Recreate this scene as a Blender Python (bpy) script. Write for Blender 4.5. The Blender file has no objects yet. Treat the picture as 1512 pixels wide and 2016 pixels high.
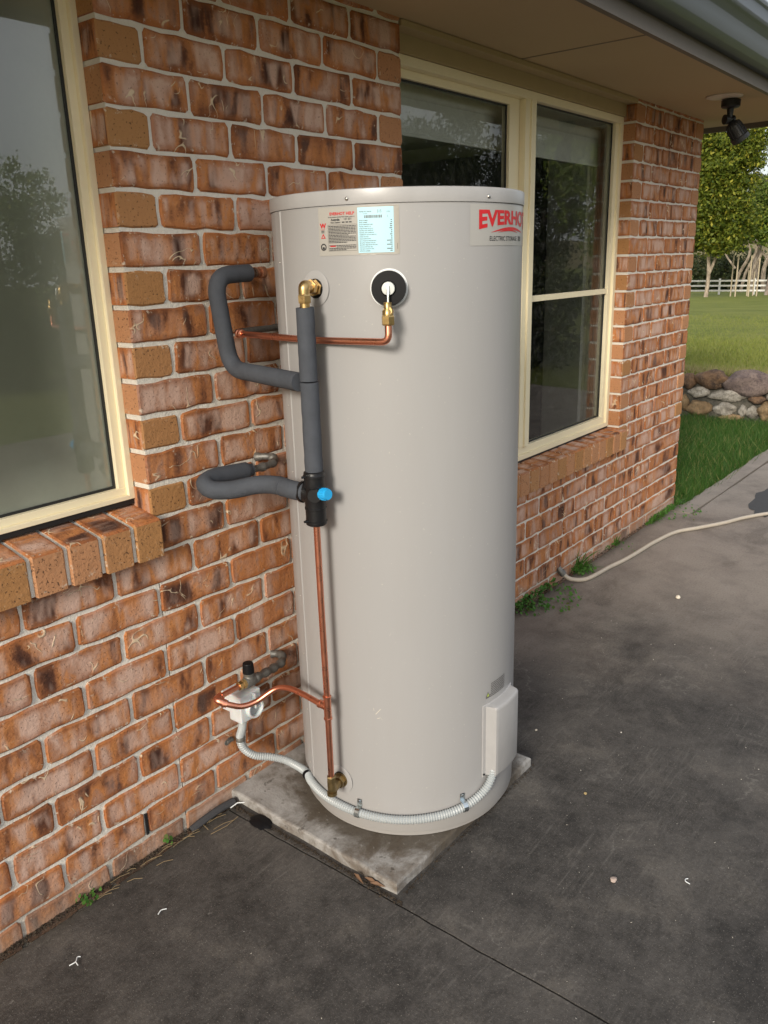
import bpy, bmesh, math, random
import numpy as np
from mathutils import Vector, Matrix, noise
R = math.radians
random.seed(7)
rng = np.random.default_rng(11)
sc = bpy.context.scene
col = sc.collection

# ---------------------------------------------------------------- camera, world, sun, exposure
def cam_axes(a, b, c):
    f = Vector((math.cos(a) * math.cos(b), math.sin(a) * math.cos(b), math.sin(b)))
    r = Vector((math.sin(a), -math.cos(a), 0)); u = r.cross(f)
    return f, r * math.cos(c) + u * math.sin(c), u * math.cos(c) - r * math.sin(c)
F_, R_, U_ = cam_axes(.6768, -.2955, -.0286)
CAM = Vector((-1.1643, -1.678, 1.513))
cd = bpy.data.cameras.new('camera'); cam = bpy.data.objects.new('camera', cd); col.objects.link(cam)
cd.sensor_fit = 'VERTICAL'; cd.sensor_height = 36; cd.lens = 36 * 1613.5 / 2016
cd.clip_start = .05; cd.clip_end = 900
m = Matrix((R_, U_, -F_)).transposed().to_4x4(); m.translation = CAM; cam.matrix_world = m
sc.camera = cam

SUN = Vector((-1.0, -.30, .40)).normalized()
EL = math.asin(SUN.z); AZ = math.atan2(SUN.x, SUN.y)
w = bpy.data.worlds.new('World'); sc.world = w; w.use_nodes = True
wn = w.node_tree; bg = wn.nodes['Background']; bg.inputs[1].default_value = .10
sky = wn.nodes.new('ShaderNodeTexSky'); sky.sky_type = 'NISHITA'; sky.sun_disc = False
sky.sun_elevation = EL; sky.sun_rotation = AZ; sky.air_density = 1.0; sky.dust_density = 3.0; sky.ozone_density = 1.0
# thin even cloud over the whole sky
tcw = wn.nodes.new('ShaderNodeTexCoord'); nzw = wn.nodes.new('ShaderNodeTexNoise'); nzw.inputs['Scale'].default_value = 2.2; nzw.inputs['Detail'].default_value = 6
mrw = wn.nodes.new('ShaderNodeMapRange'); mrw.inputs[1].default_value = .35; mrw.inputs[2].default_value = .65; mrw.inputs[3].default_value = .45; mrw.inputs[4].default_value = .85
mxw = wn.nodes.new('ShaderNodeMix'); mxw.data_type = 'RGBA'; mxw.inputs[7].default_value = (6.3, 6.4, 6.6, 1)
wn.links.new(tcw.outputs['Generated'], nzw.inputs['Vector']); wn.links.new(nzw.outputs[0], mrw.inputs[0]); wn.links.new(mrw.outputs[0], mxw.inputs[0])
wn.links.new(sky.outputs[0], mxw.inputs[6]); wn.links.new(mxw.outputs[2], bg.inputs[0])
sl = bpy.data.lights.new('sun', 'SUN'); sl.energy = 1.9; sl.angle = R(14); sl.color = (1, .935, .83)
so = bpy.data.objects.new('sun', sl); col.objects.link(so); so.rotation_euler = SUN.to_track_quat('Z', 'Y').to_euler()
so.location = (-8, -3, 6)
sc.view_settings.view_transform = 'Standard'; sc.view_settings.look = 'None'
sc.view_settings.gamma = 1; sc.view_settings.use_curve_mapping = False
sc.view_settings.exposure = 0.88
try:
    sc.cycles.use_denoising = True; sc.cycles.max_bounces = 8; sc.cycles.transparent_max_bounces = 12
    sc.cycles.sample_clamp_indirect = 4.0; sc.cycles.caustics_reflective = False
except Exception: pass

# ---------------------------------------------------------------- node helpers
class NT:
    def __init__(s, name):
        s.m = bpy.data.materials.new(name); s.m.use_nodes = True; s.t = s.m.node_tree
        s.b = s.t.nodes['Principled BSDF']; s.out = s.t.nodes['Material Output']
    def n(s, typ, **k):
        nd = s.t.nodes.new('ShaderNode' + typ)
        for a, v in k.items():
            if a.startswith('i_'):
                key = a[2:]; key = int(key) if key.isdigit() else key.replace('_', ' ')
                s.put(nd.inputs[key], v)
            else: setattr(nd, a, v)
        return nd
    def put(s, sock, v):
        if isinstance(v, bpy.types.NodeSocket): s.t.links.new(v, sock)
        elif isinstance(v, bpy.types.Node): s.t.links.new(v.outputs[0], sock)
        else:
            if isinstance(v, (tuple, list)) and len(v) == 3 and sock.type == 'RGBA': v = (*v, 1)
            sock.default_value = v
    def math(s, op, a, b=0.0, c=None, clamp=False):
        nd = s.n('Math', operation=op); nd.use_clamp = clamp
        s.put(nd.inputs[0], a); s.put(nd.inputs[1], b)
        if c is not None: s.put(nd.inputs[2], c)
        return nd.outputs[0]
    def mix(s, f, a, b, mode='MIX'):
        nd = s.n('Mix', data_type='RGBA', blend_type=mode); nd.clamp_factor = True
        s.put(nd.inputs[0], f); s.put(nd.inputs[6], a); s.put(nd.inputs[7], b)
        return nd.outputs[2]
    def ramp(s, f, stops, interp='LINEAR'):
        nd = s.n('ValToRGB'); nd.color_ramp.interpolation = interp
        e = nd.color_ramp.elements
        while len(e) < len(stops): e.new(.5)
        for q, (p, c) in zip(e, stops):
            q.position = p; q.color = (*c, 1) if isinstance(c, (tuple, list)) else (c, c, c, 1)
        s.put(nd.inputs[0], f); return nd.outputs[0]
    def noise(s, vec, scale, det=4, rough=.55, dist=0, dim='3D'):
        nd = s.n('TexNoise', noise_dimensions=dim); s.put(nd.inputs['Vector'], vec)
        nd.inputs['Scale'].default_value = scale; nd.inputs['Detail'].default_value = det
        nd.inputs['Roughness'].default_value = rough; nd.inputs['Distortion'].default_value = dist
        return nd.outputs[0]
    def pos(s): return s.n('NewGeometry').outputs['Position']
    def objc(s): return s.n('TexCoord').outputs['Object']
    def bump(s, h, strength=.3, dist=.01, normal=None):
        nd = s.n('Bump'); nd.inputs['Strength'].default_value = strength; nd.inputs['Distance'].default_value = dist
        s.put(nd.inputs['Height'], h)
        if normal is not None: s.put(nd.inputs['Normal'], normal)
        s.t.links.new(nd.outputs[0], s.b.inputs['Normal']); return nd.outputs[0]
    def set(s, **k):
        for a, v in k.items(): s.put(s.b.inputs[a.replace('_', ' ')], v)
        return s

def simple(name, c, rough=.5, metal=0, var=.12, nscale=20, bump=0, bscale=200, spec=None, coat=0):
    t = NT(name); p = t.pos()
    n1 = t.noise(p, nscale, 4)
    t.set(Base_Color=t.mix(n1, tuple(x * (1 - var) for x in c), tuple(min(1, x * (1 + var)) for x in c)), Roughness=rough, Metallic=metal)
    if spec is not None: t.set(Specular_IOR_Level=spec)
    if coat: t.set(Coat_Weight=coat, Coat_Roughness=.08)
    if bump: t.bump(t.noise(p, bscale, 3), bump, .002)
    return t.m

# ---- brick
def brick_mat():
    t = NT('brick_face')
    uv = t.n('UVMap', uv_map='UVMap').outputs[0]
    at = t.n('VertexColor', layer_name='info'); sep = t.n('SeparateColor', i_0=at.outputs[0])
    plain = sep.outputs[0]; rr = sep.outputs[2]
    oi = t.n('ObjectInfo').outputs['Random']
    r = t.math('FRACT', t.math('ADD', t.math('MULTIPLY', rr, 7.31), oi))
    r2 = t.math('FRACT', t.math('MULTIPLY', r, 17.77))
    r3 = t.math('FRACT', t.math('MULTIPLY', r, 41.13))
    sx = t.n('SeparateXYZ', i_0=uv); u, v = sx.outputs[0], sx.outputs[1]
    p = t.pos()
    fine = t.noise(p, 90, 5, .65)
    med = t.noise(p, 28, 4, .6)
    # vertical flashing bands
    bv = t.n('CombineXYZ', i_0=t.math('MULTIPLY_ADD', u, 3.1, t.math('MULTIPLY', r, 57.0)), i_1=t.math('MULTIPLY', v, .30), i_2=t.math('MULTIPLY', r2, 31.0))
    band = t.math('ADD', t.math('MULTIPLY', t.noise(bv, 1.0, 2.5, .55, .35), .88), t.math('MULTIPLY', fine, .12))
    colb = t.ramp(band, [(.34, (.070, .028, .018)), (.405, (.145, .055, .028)), (.445, (.36, .145, .058)), (.51, (.55, .235, .082)), (.555, (.45, .24, .15)), (.63, (.60, .41, .325))])
    # warm rim, pale heart
    du = t.math('MULTIPLY', t.math('SUBTRACT', .5, t.math('ABSOLUTE', t.math('SUBTRACT', u, .5))), 3.0)
    dv = t.math('SUBTRACT', .5, t.math('ABSOLUTE', t.math('SUBTRACT', v, .5)))
    d = t.math('ADD', t.math('MINIMUM', du, dv), t.math('MULTIPLY', t.math('SUBTRACT', med, .5), .38))
    rim = t.n('MapRange', interpolation_type='SMOOTHSTEP', i_0=d, i_1=.02, i_2=.27, i_3=1.0, i_4=0.0).outputs[0]
    heart = t.math('MULTIPLY', t.math('SUBTRACT', 1.0, rim), t.math('MULTIPLY', t.ramp(r2, [(.1, 0.1), (.6, .85)]), t.ramp(t.noise(bv, 1.6, 2), [(.42, 0.0), (.6, 1.0)])))
    cs = t.mix(t.math('MULTIPLY', heart, 1.0), colb, (.63, .435, .345))
    cs = t.mix(t.math('MULTIPLY', rim, .62), cs, t.mix(r3, (.47, .168, .052), (.28, .10, .038)))
    # plain sawn ends
    cp = t.mix(t.ramp(r3, [(.15, 0.0), (.45, 1.0)]), (.43, .225, .085), (.50, .255, .130))
    cp = t.mix(t.math('MULTIPLY', med, .4), cp, (.46, .23, .10))
    pit = t.ramp(t.noise(p, 170, 2, .5), [(.30, 1.0), (.37, 0.0)])
    c = t.mix(plain, cs, cp)
    # creases: pale curling lines
    ln = t.math('ABSOLUTE', t.math('SUBTRACT', t.noise(t.n('VectorMath', operation='ADD', i_0=p, i_1=t.n('CombineXYZ', i_0=t.math('MULTIPLY', r, 9.0)).outputs[0]).outputs[0], 13, 1.5, .4, 1.1), .5))
    lm = t.math('MULTIPLY', t.ramp(ln, [(.0, 1.0), (.008, .85), (.014, 0.0)]), t.ramp(t.noise(p, 12, 1), [(.575, 0.0), (.61, 1.0)]))
    lm = t.math('MULTIPLY', lm, t.math('SUBTRACT', 1.0, t.math('MULTIPLY', plain, .95)))
    c = t.mix(t.math('MULTIPLY', lm, .9), c, (.74, .60, .42))
    c = t.mix(t.math('MULTIPLY', pit, t.math('MULTIPLY_ADD', plain, .45, .35)), c, (.07, .035, .02))
    c = t.mix(t.math('MULTIPLY', t.ramp(fine, [(.60, 0.0), (.74, 1.0)]), .35), c, (.52, .34, .2))
    # brightness per brick
    c = t.mix(.28, c, t.ramp(r2, [(0, .06), (1, .34)]), 'SOFT_LIGHT')
    # splash dust near the ground
    pz = t.n('SeparateXYZ', i_0=p).outputs[2]
    dust = t.n('MapRange', i_0=t.math('ADD', pz, t.math('MULTIPLY', t.math('SUBTRACT', med, .5), .14)), i_1=-.02, i_2=.10, i_3=.65, i_4=0.0).outputs[0]
    c = t.mix(dust, c, (.30, .23, .18))
    mr = t.ramp(t.noise(p, 50, 5, .7), [(.58, 0.0), (.66, 1.0)])
    c = t.mix(t.math('MULTIPLY', mr, t.math('MULTIPLY', rim, .8)), c, (.62, .54, .43))
    t.set(Base_Color=c, Roughness=.82, Specular_IOR_Level=.3)
    h = t.math('ADD', t.math('MULTIPLY', fine, .5), t.math('MULTIPLY', med, .5))
    h = t.math('ADD', h, t.math('MULTIPLY', lm, .35)); h = t.math('SUBTRACT', h, t.math('MULTIPLY', pit, .35))
    t.bump(h, .75, .006)
    return t.m
M = {}
M['brick'] = brick_mat()
def mortar_mat():
    t = NT('mortar'); p = t.pos(); f = t.noise(p, 120, 5, .7); g = t.noise(p, 3, 3)
    c = t.mix(f, (.68, .63, .54), (.86, .82, .73)); c = t.mix(t.math('MULTIPLY', g, .5), c, (.60, .565, .52))
    pz = t.n('SeparateXYZ', i_0=p).outputs[2]
    c = t.mix(t.n('MapRange', i_0=pz, i_1=0.0, i_2=.12, i_3=.6, i_4=0.0).outputs[0], c, (.26, .22, .17))
    t.set(Base_Color=c, Roughness=.9, Specular_IOR_Level=.2); t.bump(t.math('ADD', f, t.noise(p, 35, 3)), .8, .005)
    return t.m
M['mortar'] = mortar_mat()
def concrete_mat(name='old_concrete', dark=True):
    t = NT(name); p = t.pos()
    big = t.noise(p, .9, 5, .62, .3); mid = t.noise(p, 5.5, 6, .68, .4); fine = t.noise(p, 55, 5, .75); grit = t.noise(p, 260, 2, .6)
    sx = t.n('SeparateXYZ', i_0=p)
    # darker patch spreading from around the heater; its edge follows the noise
    dx = t.math('SUBTRACT', sx.outputs[0], .45); dy = t.math('SUBTRACT', sx.outputs[1], -1.2)
    dist = t.math('SQRT', t.math('ADD', t.math('MULTIPLY', dx, t.math('MULTIPLY', dx, .8)), t.math('MULTIPLY', dy, t.math('MULTIPLY', dy, .55))))
    g = t.math('ADD', dist, t.math('MULTIPLY', t.math('SUBTRACT', big, .5), 1.7))
    dark_zone = t.n('MapRange', interpolation_type='SMOOTHSTEP', i_0=g, i_1=.95, i_2=2.05, i_3=1.0, i_4=0.0).outputs[0]
    mid2 = t.ramp(mid, [(.34, 0.0), (.66, 1.0)])
    pale_mix = t.mix(mid2, (.165, .138, .116), (.262, .226, .192))
    dark_mix = t.mix(mid2, (.024, .022, .020), (.062, .056, .050))
    lum = t.ramp(t.noise(p, 24, 6, .78, .3), [(.36, 0.0), (.66, 1.0)])
    dark_mix = t.mix(t.math('MULTIPLY', lum, .55), dark_mix, (.105, .096, .088))
    pale_mix = t.mix(t.math('MULTIPLY', lum, .3), pale_mix, (.25, .215, .185))
    c = t.mix(dark_zone, pale_mix, dark_mix)
    c = t.mix(t.math('MULTIPLY', t.ramp(mid, [(.54, 0.0), (.68, 1.0)]), t.math('MULTIPLY', fine, .6)), c, (.17, .15, .125))
    # broom and trowel scratches
    mp = t.n('Mapping', i_Vector=p, i_Rotation=(0, 0, R(38)), i_Scale=(7, 120, 1))
    scr = t.noise(mp, 1.0, 3, .6, .25); msk = t.ramp(t.noise(p, 2.6, 4, .6, .5), [(.46, 0.0), (.62, 1.0)])
    s = t.math('MULTIPLY', t.ramp(scr, [(.55, 0.0), (.66, 1.0)]), msk)
    c = t.mix(t.math('MULTIPLY', s, .26), c, (.23, .215, .195))
    mp2 = t.n('Mapping', i_Vector=p, i_Rotation=(0, 0, R(-42)), i_Scale=(9, 90, 1))
    s2 = t.math('MULTIPLY', t.ramp(t.noise(mp2, 1.0, 3, .6, .3), [(.58, 0.0), (.68, 1.0)]), t.ramp(t.noise(p, 3.3, 3, .6, .5), [(.52, 0.0), (.66, 1.0)]))
    c = t.mix(t.math('MULTIPLY', s2, .16), c, (.23, .215, .195))
    wide = t.noise(p, 2.1, 5, .62, .6)
    c = t.mix(t.math('MULTIPLY', t.ramp(wide, [(.50, 0.0), (.60, .55), (.70, 1.0)]), .42), c, t.mix(dark_zone, (.30, .26, .225), (.125, .114, .103)))
    c = t.mix(t.math('MULTIPLY', t.ramp(wide, [(.34, 1.0), (.46, 0.0)]), .55), c, t.mix(dark_zone, (.085, .068, .055), (.017, .0155, .0145)))
    vein = t.math('ABSOLUTE', t.math('SUBTRACT', t.noise(p, 1.25, 6, .55, .2), .5))
    c = t.mix(t.math('MULTIPLY', t.ramp(vein, [(.0, 1.0), (.0025, .6), (.006, 0.0)]), t.math('MULTIPLY', t.ramp(fine, [(.42, 0.0), (.56, 1.0)]), t.math('MULTIPLY', t.ramp(wide, [(.52, 0.0), (.58, 1.0)]), .34))), c, (.30, .28, .25))
    g3 = t.noise(p, 115, 3, .7)
    c = t.mix(t.math('MULTIPLY', t.ramp(g3, [(.52, 0.0), (.68, 1.0)]), t.math('MULTIPLY', t.ramp(mid, [(.38, .1), (.62, 1.0)]), .55)), c, t.mix(dark_zone, (.30, .265, .23), (.135, .125, .115)))
    c = t.mix(t.math('MULTIPLY', t.ramp(g3, [(.30, 1.0), (.44, 0.0)]), .40), c, (.016, .014, .013))
    sp = t.ramp(grit, [(.62, 0.0), (.70, 1.0)])
    c = t.mix(t.math('MULTIPLY', sp, .55), c, (.26, .24, .21))
    c = t.mix(t.math('MULTIPLY', t.ramp(grit, [(.26, 1.0), (.33, 0.0)]), .6), c, (.02, .018, .016))
    c = t.mix(t.math('MULTIPLY', t.ramp(t.noise(p, 19, 4, .7), [(.67, 0.0), (.72, 1.0)]), .5), c, (.25, .235, .21))
    # darker strip along the wall foot
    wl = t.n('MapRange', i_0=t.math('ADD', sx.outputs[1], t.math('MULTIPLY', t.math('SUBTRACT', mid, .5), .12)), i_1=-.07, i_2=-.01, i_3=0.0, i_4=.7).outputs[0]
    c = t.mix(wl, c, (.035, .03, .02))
    t.set(Base_Color=c, Roughness=t.math('MULTIPLY_ADD', mid, .3, .62), Specular_IOR_Level=.32)
    t.bump(t.math('ADD', t.math('MULTIPLY', fine, .6), t.math('ADD', t.math('MULTIPLY', grit, .25), t.math('MULTIPLY', scr, .12))), .55, .006)
    return t.m
M['concrete'] = concrete_mat()
def plinth_mat():
    t = NT('pale_concrete'); p = t.pos()
    a = t.noise(p, 7, 6, .7, .4); f = t.noise(p, 70, 5, .7)
    sx = t.n('SeparateXYZ', i_0=p)
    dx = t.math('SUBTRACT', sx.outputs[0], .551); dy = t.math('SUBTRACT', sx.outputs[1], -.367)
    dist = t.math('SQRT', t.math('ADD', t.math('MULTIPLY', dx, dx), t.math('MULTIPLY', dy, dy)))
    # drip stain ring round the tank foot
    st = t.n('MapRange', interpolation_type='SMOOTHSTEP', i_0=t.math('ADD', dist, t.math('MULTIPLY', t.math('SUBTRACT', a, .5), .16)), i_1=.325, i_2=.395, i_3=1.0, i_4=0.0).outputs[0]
    c = t.mix(t.ramp(a, [(.35, 0.0), (.65, 1.0)]), (.15, .135, .115), (.38, .37, .355))
    c = t.mix(t.math('MULTIPLY', t.ramp(a, [(.40, 1.0), (.52, 0.0)]), .6), c, (.12, .09, .065))
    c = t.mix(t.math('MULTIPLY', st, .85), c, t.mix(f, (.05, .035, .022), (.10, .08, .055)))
    c = t.mix(t.math('MULTIPLY', t.ramp(f, [(.62, 0.0), (.70, 1.0)]), .4), c, (.42, .4, .38))
    c = t.mix(t.math('MULTIPLY', t.ramp(t.noise(p, 40, 3, .6), [(.30, 1.0), (.36, 0.0)]), .7), c, (.06, .05, .04))
    t.set(Base_Color=c, Roughness=.75); t.bump(t.math('ADD', f, a), .5, .004); return t.m
M['plinth'] = plinth_mat()
def tank_mat():
    t = NT('tank_enamel'); p = t.pos(); f = t.noise(p, 260, 2, .5)
    c = t.mix(t.noise(p, 2.2, 4, .5), (.312, .307, .304), (.336, .330, .327))
    dirt = t.ramp(t.noise(p, 150, 2, .5), [(.73, 0.0), (.76, 1.0)])
    c = t.mix(t.math('MULTIPLY', dirt, .4), c, (.62, .58, .5))
    # splashed dirt around the foot
    pz = t.n('SeparateXYZ', i_0=p).outputs[2]
    c = t.mix(t.n('MapRange', i_0=t.math('ADD', pz, t.math('MULTIPLY', t.noise(p, 14, 5, .7), .14)), i_1=.10, i_2=.22, i_3=.35, i_4=0.0).outputs[0], c, (.27, .24, .2))
    sm2 = t.ramp(t.noise(t.n('Mapping', i_Vector=p, i_Scale=(3, 3, .5)), 2.2, 5, .7), [(.42, 0.0), (.75, 1.0)])
    c = t.mix(t.math('MULTIPLY', sm2, .22), c, (.27, .255, .235))
    t.set(Base_Color=c, Roughness=t.math('MULTIPLY_ADD', sm2, .16, .32), Specular_IOR_Level=.5)
    t.bump(t.math('ADD', t.math('MULTIPLY', f, .04), t.math('MULTIPLY', t.noise(p, 3.5, 2), 1.0)), .22, .006); return t.m
M['tank'] = tank_mat()
M['lidpaint'] = simple('lid_enamel', (.35, .343, .338), .33, bump=.05)
M['foam'] = simple('grey_foam', (.062, .068, .080), .78, var=.22, nscale=40, bump=.4, bscale=420, spec=.25)
def copper_mat():
    t = NT('copper'); p = t.pos(); a = t.noise(p, 35, 5, .65, .5)
    t.set(Base_Color=t.mix(a, (.62, .22, .13), (.90, .42, .28)), Metallic=1.0, Roughness=t.ramp(a, [(.3, .42), (.7, .22)])); return t.m
M['copper'] = copper_mat()
def brass_mat():
    t = NT('brass'); p = t.pos(); a = t.noise(p, 60, 4, .65)
    t.set(Base_Color=t.mix(a, (.36, .24, .10), (.74, .53, .25)), Metallic=1.0, Roughness=t.ramp(a, [(.3, .45), (.7, .25)])); return t.m
M['brass'] = brass_mat()
M['oldmetal'] = simple('dull_grey_metal', (.20, .195, .18), .55, .7, var=.45, nscale=90, bump=.5, bscale=250)
M['dullcopper'] = simple('tarnished_copper', (.22, .14, .10), .5, .7, var=.4, nscale=80)
M['zinc'] = simple('zinc_plate', (.62, .68, .70), .26, 1, var=.2, nscale=60)
M['black'] = simple('black_plastic', (.008, .008, .009), .38, var=.2, bump=.2, spec=.35)
M['blackrubber'] = simple('black_rubber', (.006, .006, .007), .5, spec=.18)
M['blue'] = simple('blue_plastic', (.02, .36, .72), .38)
M['whitepl'] = simple('white_plastic', (.72, .74, .74), .4, var=.04)
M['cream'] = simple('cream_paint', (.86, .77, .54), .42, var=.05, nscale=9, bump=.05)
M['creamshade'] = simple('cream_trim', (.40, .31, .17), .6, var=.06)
M['gasket'] = simple('black_gasket', (.010, .011, .012), .5)
def boxpl():
    t = NT('translucent_plastic'); p = t.pos()
    t.set(Base_Color=t.mix(t.noise(p, 45, 4), (.50, .52, .52), (.66, .68, .69)), Roughness=.32, Subsurface_Weight=.35, Subsurface_Scale=.02)
    return t.m
M['boxpl'] = boxpl()
def soffit_mat():
    t = NT('soffit_paint'); p = t.pos()
    t.set(Base_Color=t.mix(t.noise(p, 1.4, 4), (.44, .33, .19), (.50, .38, .22)), Roughness=.75)
    t.bump(t.noise(p, 150, 3), .12, .002); return t.m
M['soffit'] = soffit_mat()
M['gutter'] = simple('slate_gutter_paint', (.052, .068, .086), .33, var=.12, nscale=5)
M['fasciap'] = simple('fascia_paint', (.12, .10, .08), .55)
M['roofm'] = simple('grey_roof_steel', (.22, .24, .26), .35)
M['screw'] = simple('screw_steel', (.5, .48, .45), .3, 1)
M['spot'] = simple('black_spotlight_metal', (.020, .021, .022), .42, .2)
M['ceilwhite'] = simple('white_ceiling_plate', (.62, .56, .47), .5)

def glass_clear():
    t = NT('clear_glass'); nt = t.t
    nt.nodes.remove(t.b)
    tr = t.n('BsdfTransparent', i_0=(.90, .92, .90)); gl = t.n('BsdfGlossy', i_Roughness=.0, i_Color=(1, 1, 1))
    fr = t.n('Fresnel', i_IOR=1.52); p = t.pos()
    bp = t.n('Bump', i_Strength=.02, i_Distance=.01, i_Height=t.noise(p, 1.6, 2)); nt.links.new(bp.outputs[0], gl.inputs['Normal'])
    f = t.math('MULTIPLY', fr, .95, clamp=True)
    mx = t.n('MixShader', i_0=f, i_1=tr.outputs[0], i_2=gl.outputs[0])
    dirt = t.n('BsdfDiffuse', i_0=(.45, .44, .4))
    dm = t.math('MULTIPLY', t.ramp(t.noise(p, 26, 5, .75), [(.50, 0.0), (.78, 1.0)]), .10)
    m2 = t.n('MixShader', i_0=dm, i_1=mx.outputs[0], i_2=dirt.outputs[0])
    nt.links.new(m2.outputs[0], t.out.inputs[0]); return t.m
M['glass'] = glass_clear()
def glass_frost():
    # obscure bathroom glass: crisp outer face, light scattered through the body
    t = NT('obscure_glass'); nt = t.t; nt.nodes.remove(t.b); p = t.pos()
    rf = t.n('BsdfRefraction', i_0=(.95, .98, .93), i_Roughness=.30, i_IOR=1.45)
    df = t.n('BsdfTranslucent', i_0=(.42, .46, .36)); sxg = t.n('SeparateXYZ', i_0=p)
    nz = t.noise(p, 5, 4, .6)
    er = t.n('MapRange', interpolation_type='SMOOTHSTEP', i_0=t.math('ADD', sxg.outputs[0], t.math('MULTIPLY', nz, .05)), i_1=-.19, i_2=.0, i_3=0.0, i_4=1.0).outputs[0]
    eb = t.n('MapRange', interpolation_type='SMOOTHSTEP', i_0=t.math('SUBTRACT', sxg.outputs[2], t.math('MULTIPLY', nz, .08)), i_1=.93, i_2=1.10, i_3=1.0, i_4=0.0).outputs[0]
    edge_light = t.math('MULTIPLY', t.math('MAXIMUM', er, eb), t.math('MULTIPLY_ADD', t.noise(p, 90, 3, .6), .4, .7), clamp=True)  # light at the right edge and foot, painted into the diffuse colour
    d2 = t.n('BsdfDiffuse', i_0=t.mix(edge_light, t.mix(t.noise(p, 60, 4, .6), (.20, .215, .16), (.27, .285, .215)), (.62, .66, .52)))
    m0 = t.n('MixShader', i_0=.25, i_1=rf.outputs[0], i_2=df.outputs[0])
    m1 = t.n('MixShader', i_0=.42, i_1=m0.outputs[0], i_2=d2.outputs[0])
    gl = t.n('BsdfGlossy', i_Roughness=.0); fr = t.n('Fresnel', i_IOR=1.52)
    m2 = t.n('MixShader', i_0=t.math('MULTIPLY', fr, 3.0, clamp=True), i_1=m1.outputs[0], i_2=gl.outputs[0])
    nt.links.new(m2.outputs[0], t.out.inputs[0]); return t.m
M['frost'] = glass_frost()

def grass_mat(name, a, b, dry=(.30, .24, .10), dk=None):
    t = NT(name); p = t.pos()
    n1 = t.noise(p, .8, 5, .6); n2 = t.noise(p, 14, 4, .7); n3 = t.noise(p, 70, 3, .7)
    c = t.mix(t.ramp(n1, [(.35, 0.0), (.65, 1.0)]), a, b); c = t.mix(t.math('MULTIPLY', n3, .5), c, tuple(x * .45 for x in a))
    c = t.mix(t.math('MULTIPLY', t.ramp(n2, [(.56, 0.0), (.76, 1.0)]), .5), c, dry)
    t.set(Base_Color=c, Roughness=.8, Specular_IOR_Level=.15); t.bump(t.math('ADD', n3, n2), 1.0, .03); return t.m
M['lawn'] = grass_mat('lawn_ground', (.15, .185, .034), (.24, .255, .058))
M['soil'] = simple('dark_soil', (.035, .026, .018), .95, var=.4, bump=1, bscale=60)
def blade_mat(name, a, b, dry=(.26, .24, .09)):
    t = NT(name); p = t.pos(); r = t.n('NewGeometry').outputs['Random Per Island']
    c = t.mix(r, a, b); c = t.mix(t.ramp(t.math('FRACT', t.math('MULTIPLY', r, 13.7)), [(.86, 0.0), (.9, 1.0)]), c, dry)
    c = t.mix(t.ramp(t.noise(p, 1.3, 3), [(.4, 0.0), (.7, .6)]), c, b)
    t.set(Base_Color=c, Roughness=.55, Specular_IOR_Level=.25)
    tr = t.n('BsdfTranslucent', i_0=c); mx = t.n('MixShader', i_0=.3, i_1=t.b.outputs[0], i_2=tr.outputs[0])
    t.t.links.new(mx.outputs[0], t.out.inputs[0]); return t.m
M['blade'] = blade_mat('grass_blades', (.030, .085, .014), (.060, .135, .022))
M['blade2'] = blade_mat('lawn_blades', (.155, .20, .036), (.27, .29, .065))
M['weed'] = blade_mat('weed_leaf', (.045, .145, .020), (.095, .22, .04), (.12, .14, .04))
M['leafA'] = blade_mat('dense_tree_leaf', (.022, .052, .008), (.16, .19, .020), (.34, .31, .04))
M['leafB'] = blade_mat('light_tree_leaf', (.070, .125, .020), (.19, .25, .04), (.3, .3, .07))
M['leafC'] = blade_mat('gum_leaf', (.07, .085, .045), (.14, .15, .08), (.22, .2, .13))
M['leafD'] = blade_mat('dark_shrub_leaf', (.025, .038, .014), (.05, .065, .022), (.09, .08, .03))
def bark(name, a, b):
    t = NT(name); mp = t.n('Mapping', i_Vector=t.pos(), i_Scale=(1, 1, .25)); n = t.noise(mp, 9, 5, .7)
    t.set(Base_Color=t.mix(t.ramp(n, [(.4, 0.0), (.62, 1.0)]), a, b), Roughness=.85); t.bump(n, .6, .03); return t.m
M['barkpale'] = bark('pale_bark', (.16, .125, .09), (.42, .345, .26))
M['barkgrey'] = bark('grey_bark', (.16, .12, .095), (.38, .32, .26))
M['fencew'] = simple('white_fence_paint', (.78, .77, .74), .5, var=.05)
M['stake'] = simple('timber_stake', (.42, .35, .24), .8)
M['hose'] = simple('cream_hose', (.42, .37, .30), .5, var=.12, nscale=60)
def stone_mat(name, a, b, c3):
    t = NT(name); p = t.pos(); n1 = t.noise(p, 9, 5, .65); n2 = t.noise(p, 55, 4, .7)
    c = t.mix(t.ramp(n1, [(.38, 0.0), (.6, 1.0)]), a, b); c = t.mix(t.math('MULTIPLY', t.ramp(n2, [(.5, 0.0), (.62, 1.0)]), .6), c, c3)
    t.set(Base_Color=c, Roughness=.85); t.bump(t.math('ADD', n1, n2), .7, .02); return t.m
M['st_dark'] = stone_mat('dark_red_stone', (.055, .035, .026), (.15, .085, .045), (.22, .14, .08))
M['st_purple'] = stone_mat('grey_purple_stone', (.085, .06, .06), (.20, .15, .13), (.05, .04, .04))
M['st_pale'] = stone_mat('pale_lichen_stone', (.20, .18, .15), (.38, .35, .30), (.10, .09, .08))
M['st_tan'] = stone_mat('tan_stone', (.17, .11, .055), (.28, .19, .10), (.09, .07, .045))
M['st_mortar'] = stone_mat('dark_wall_mortar', (.05, .046, .04), (.11, .10, .08), (.035, .04, .025))

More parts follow.
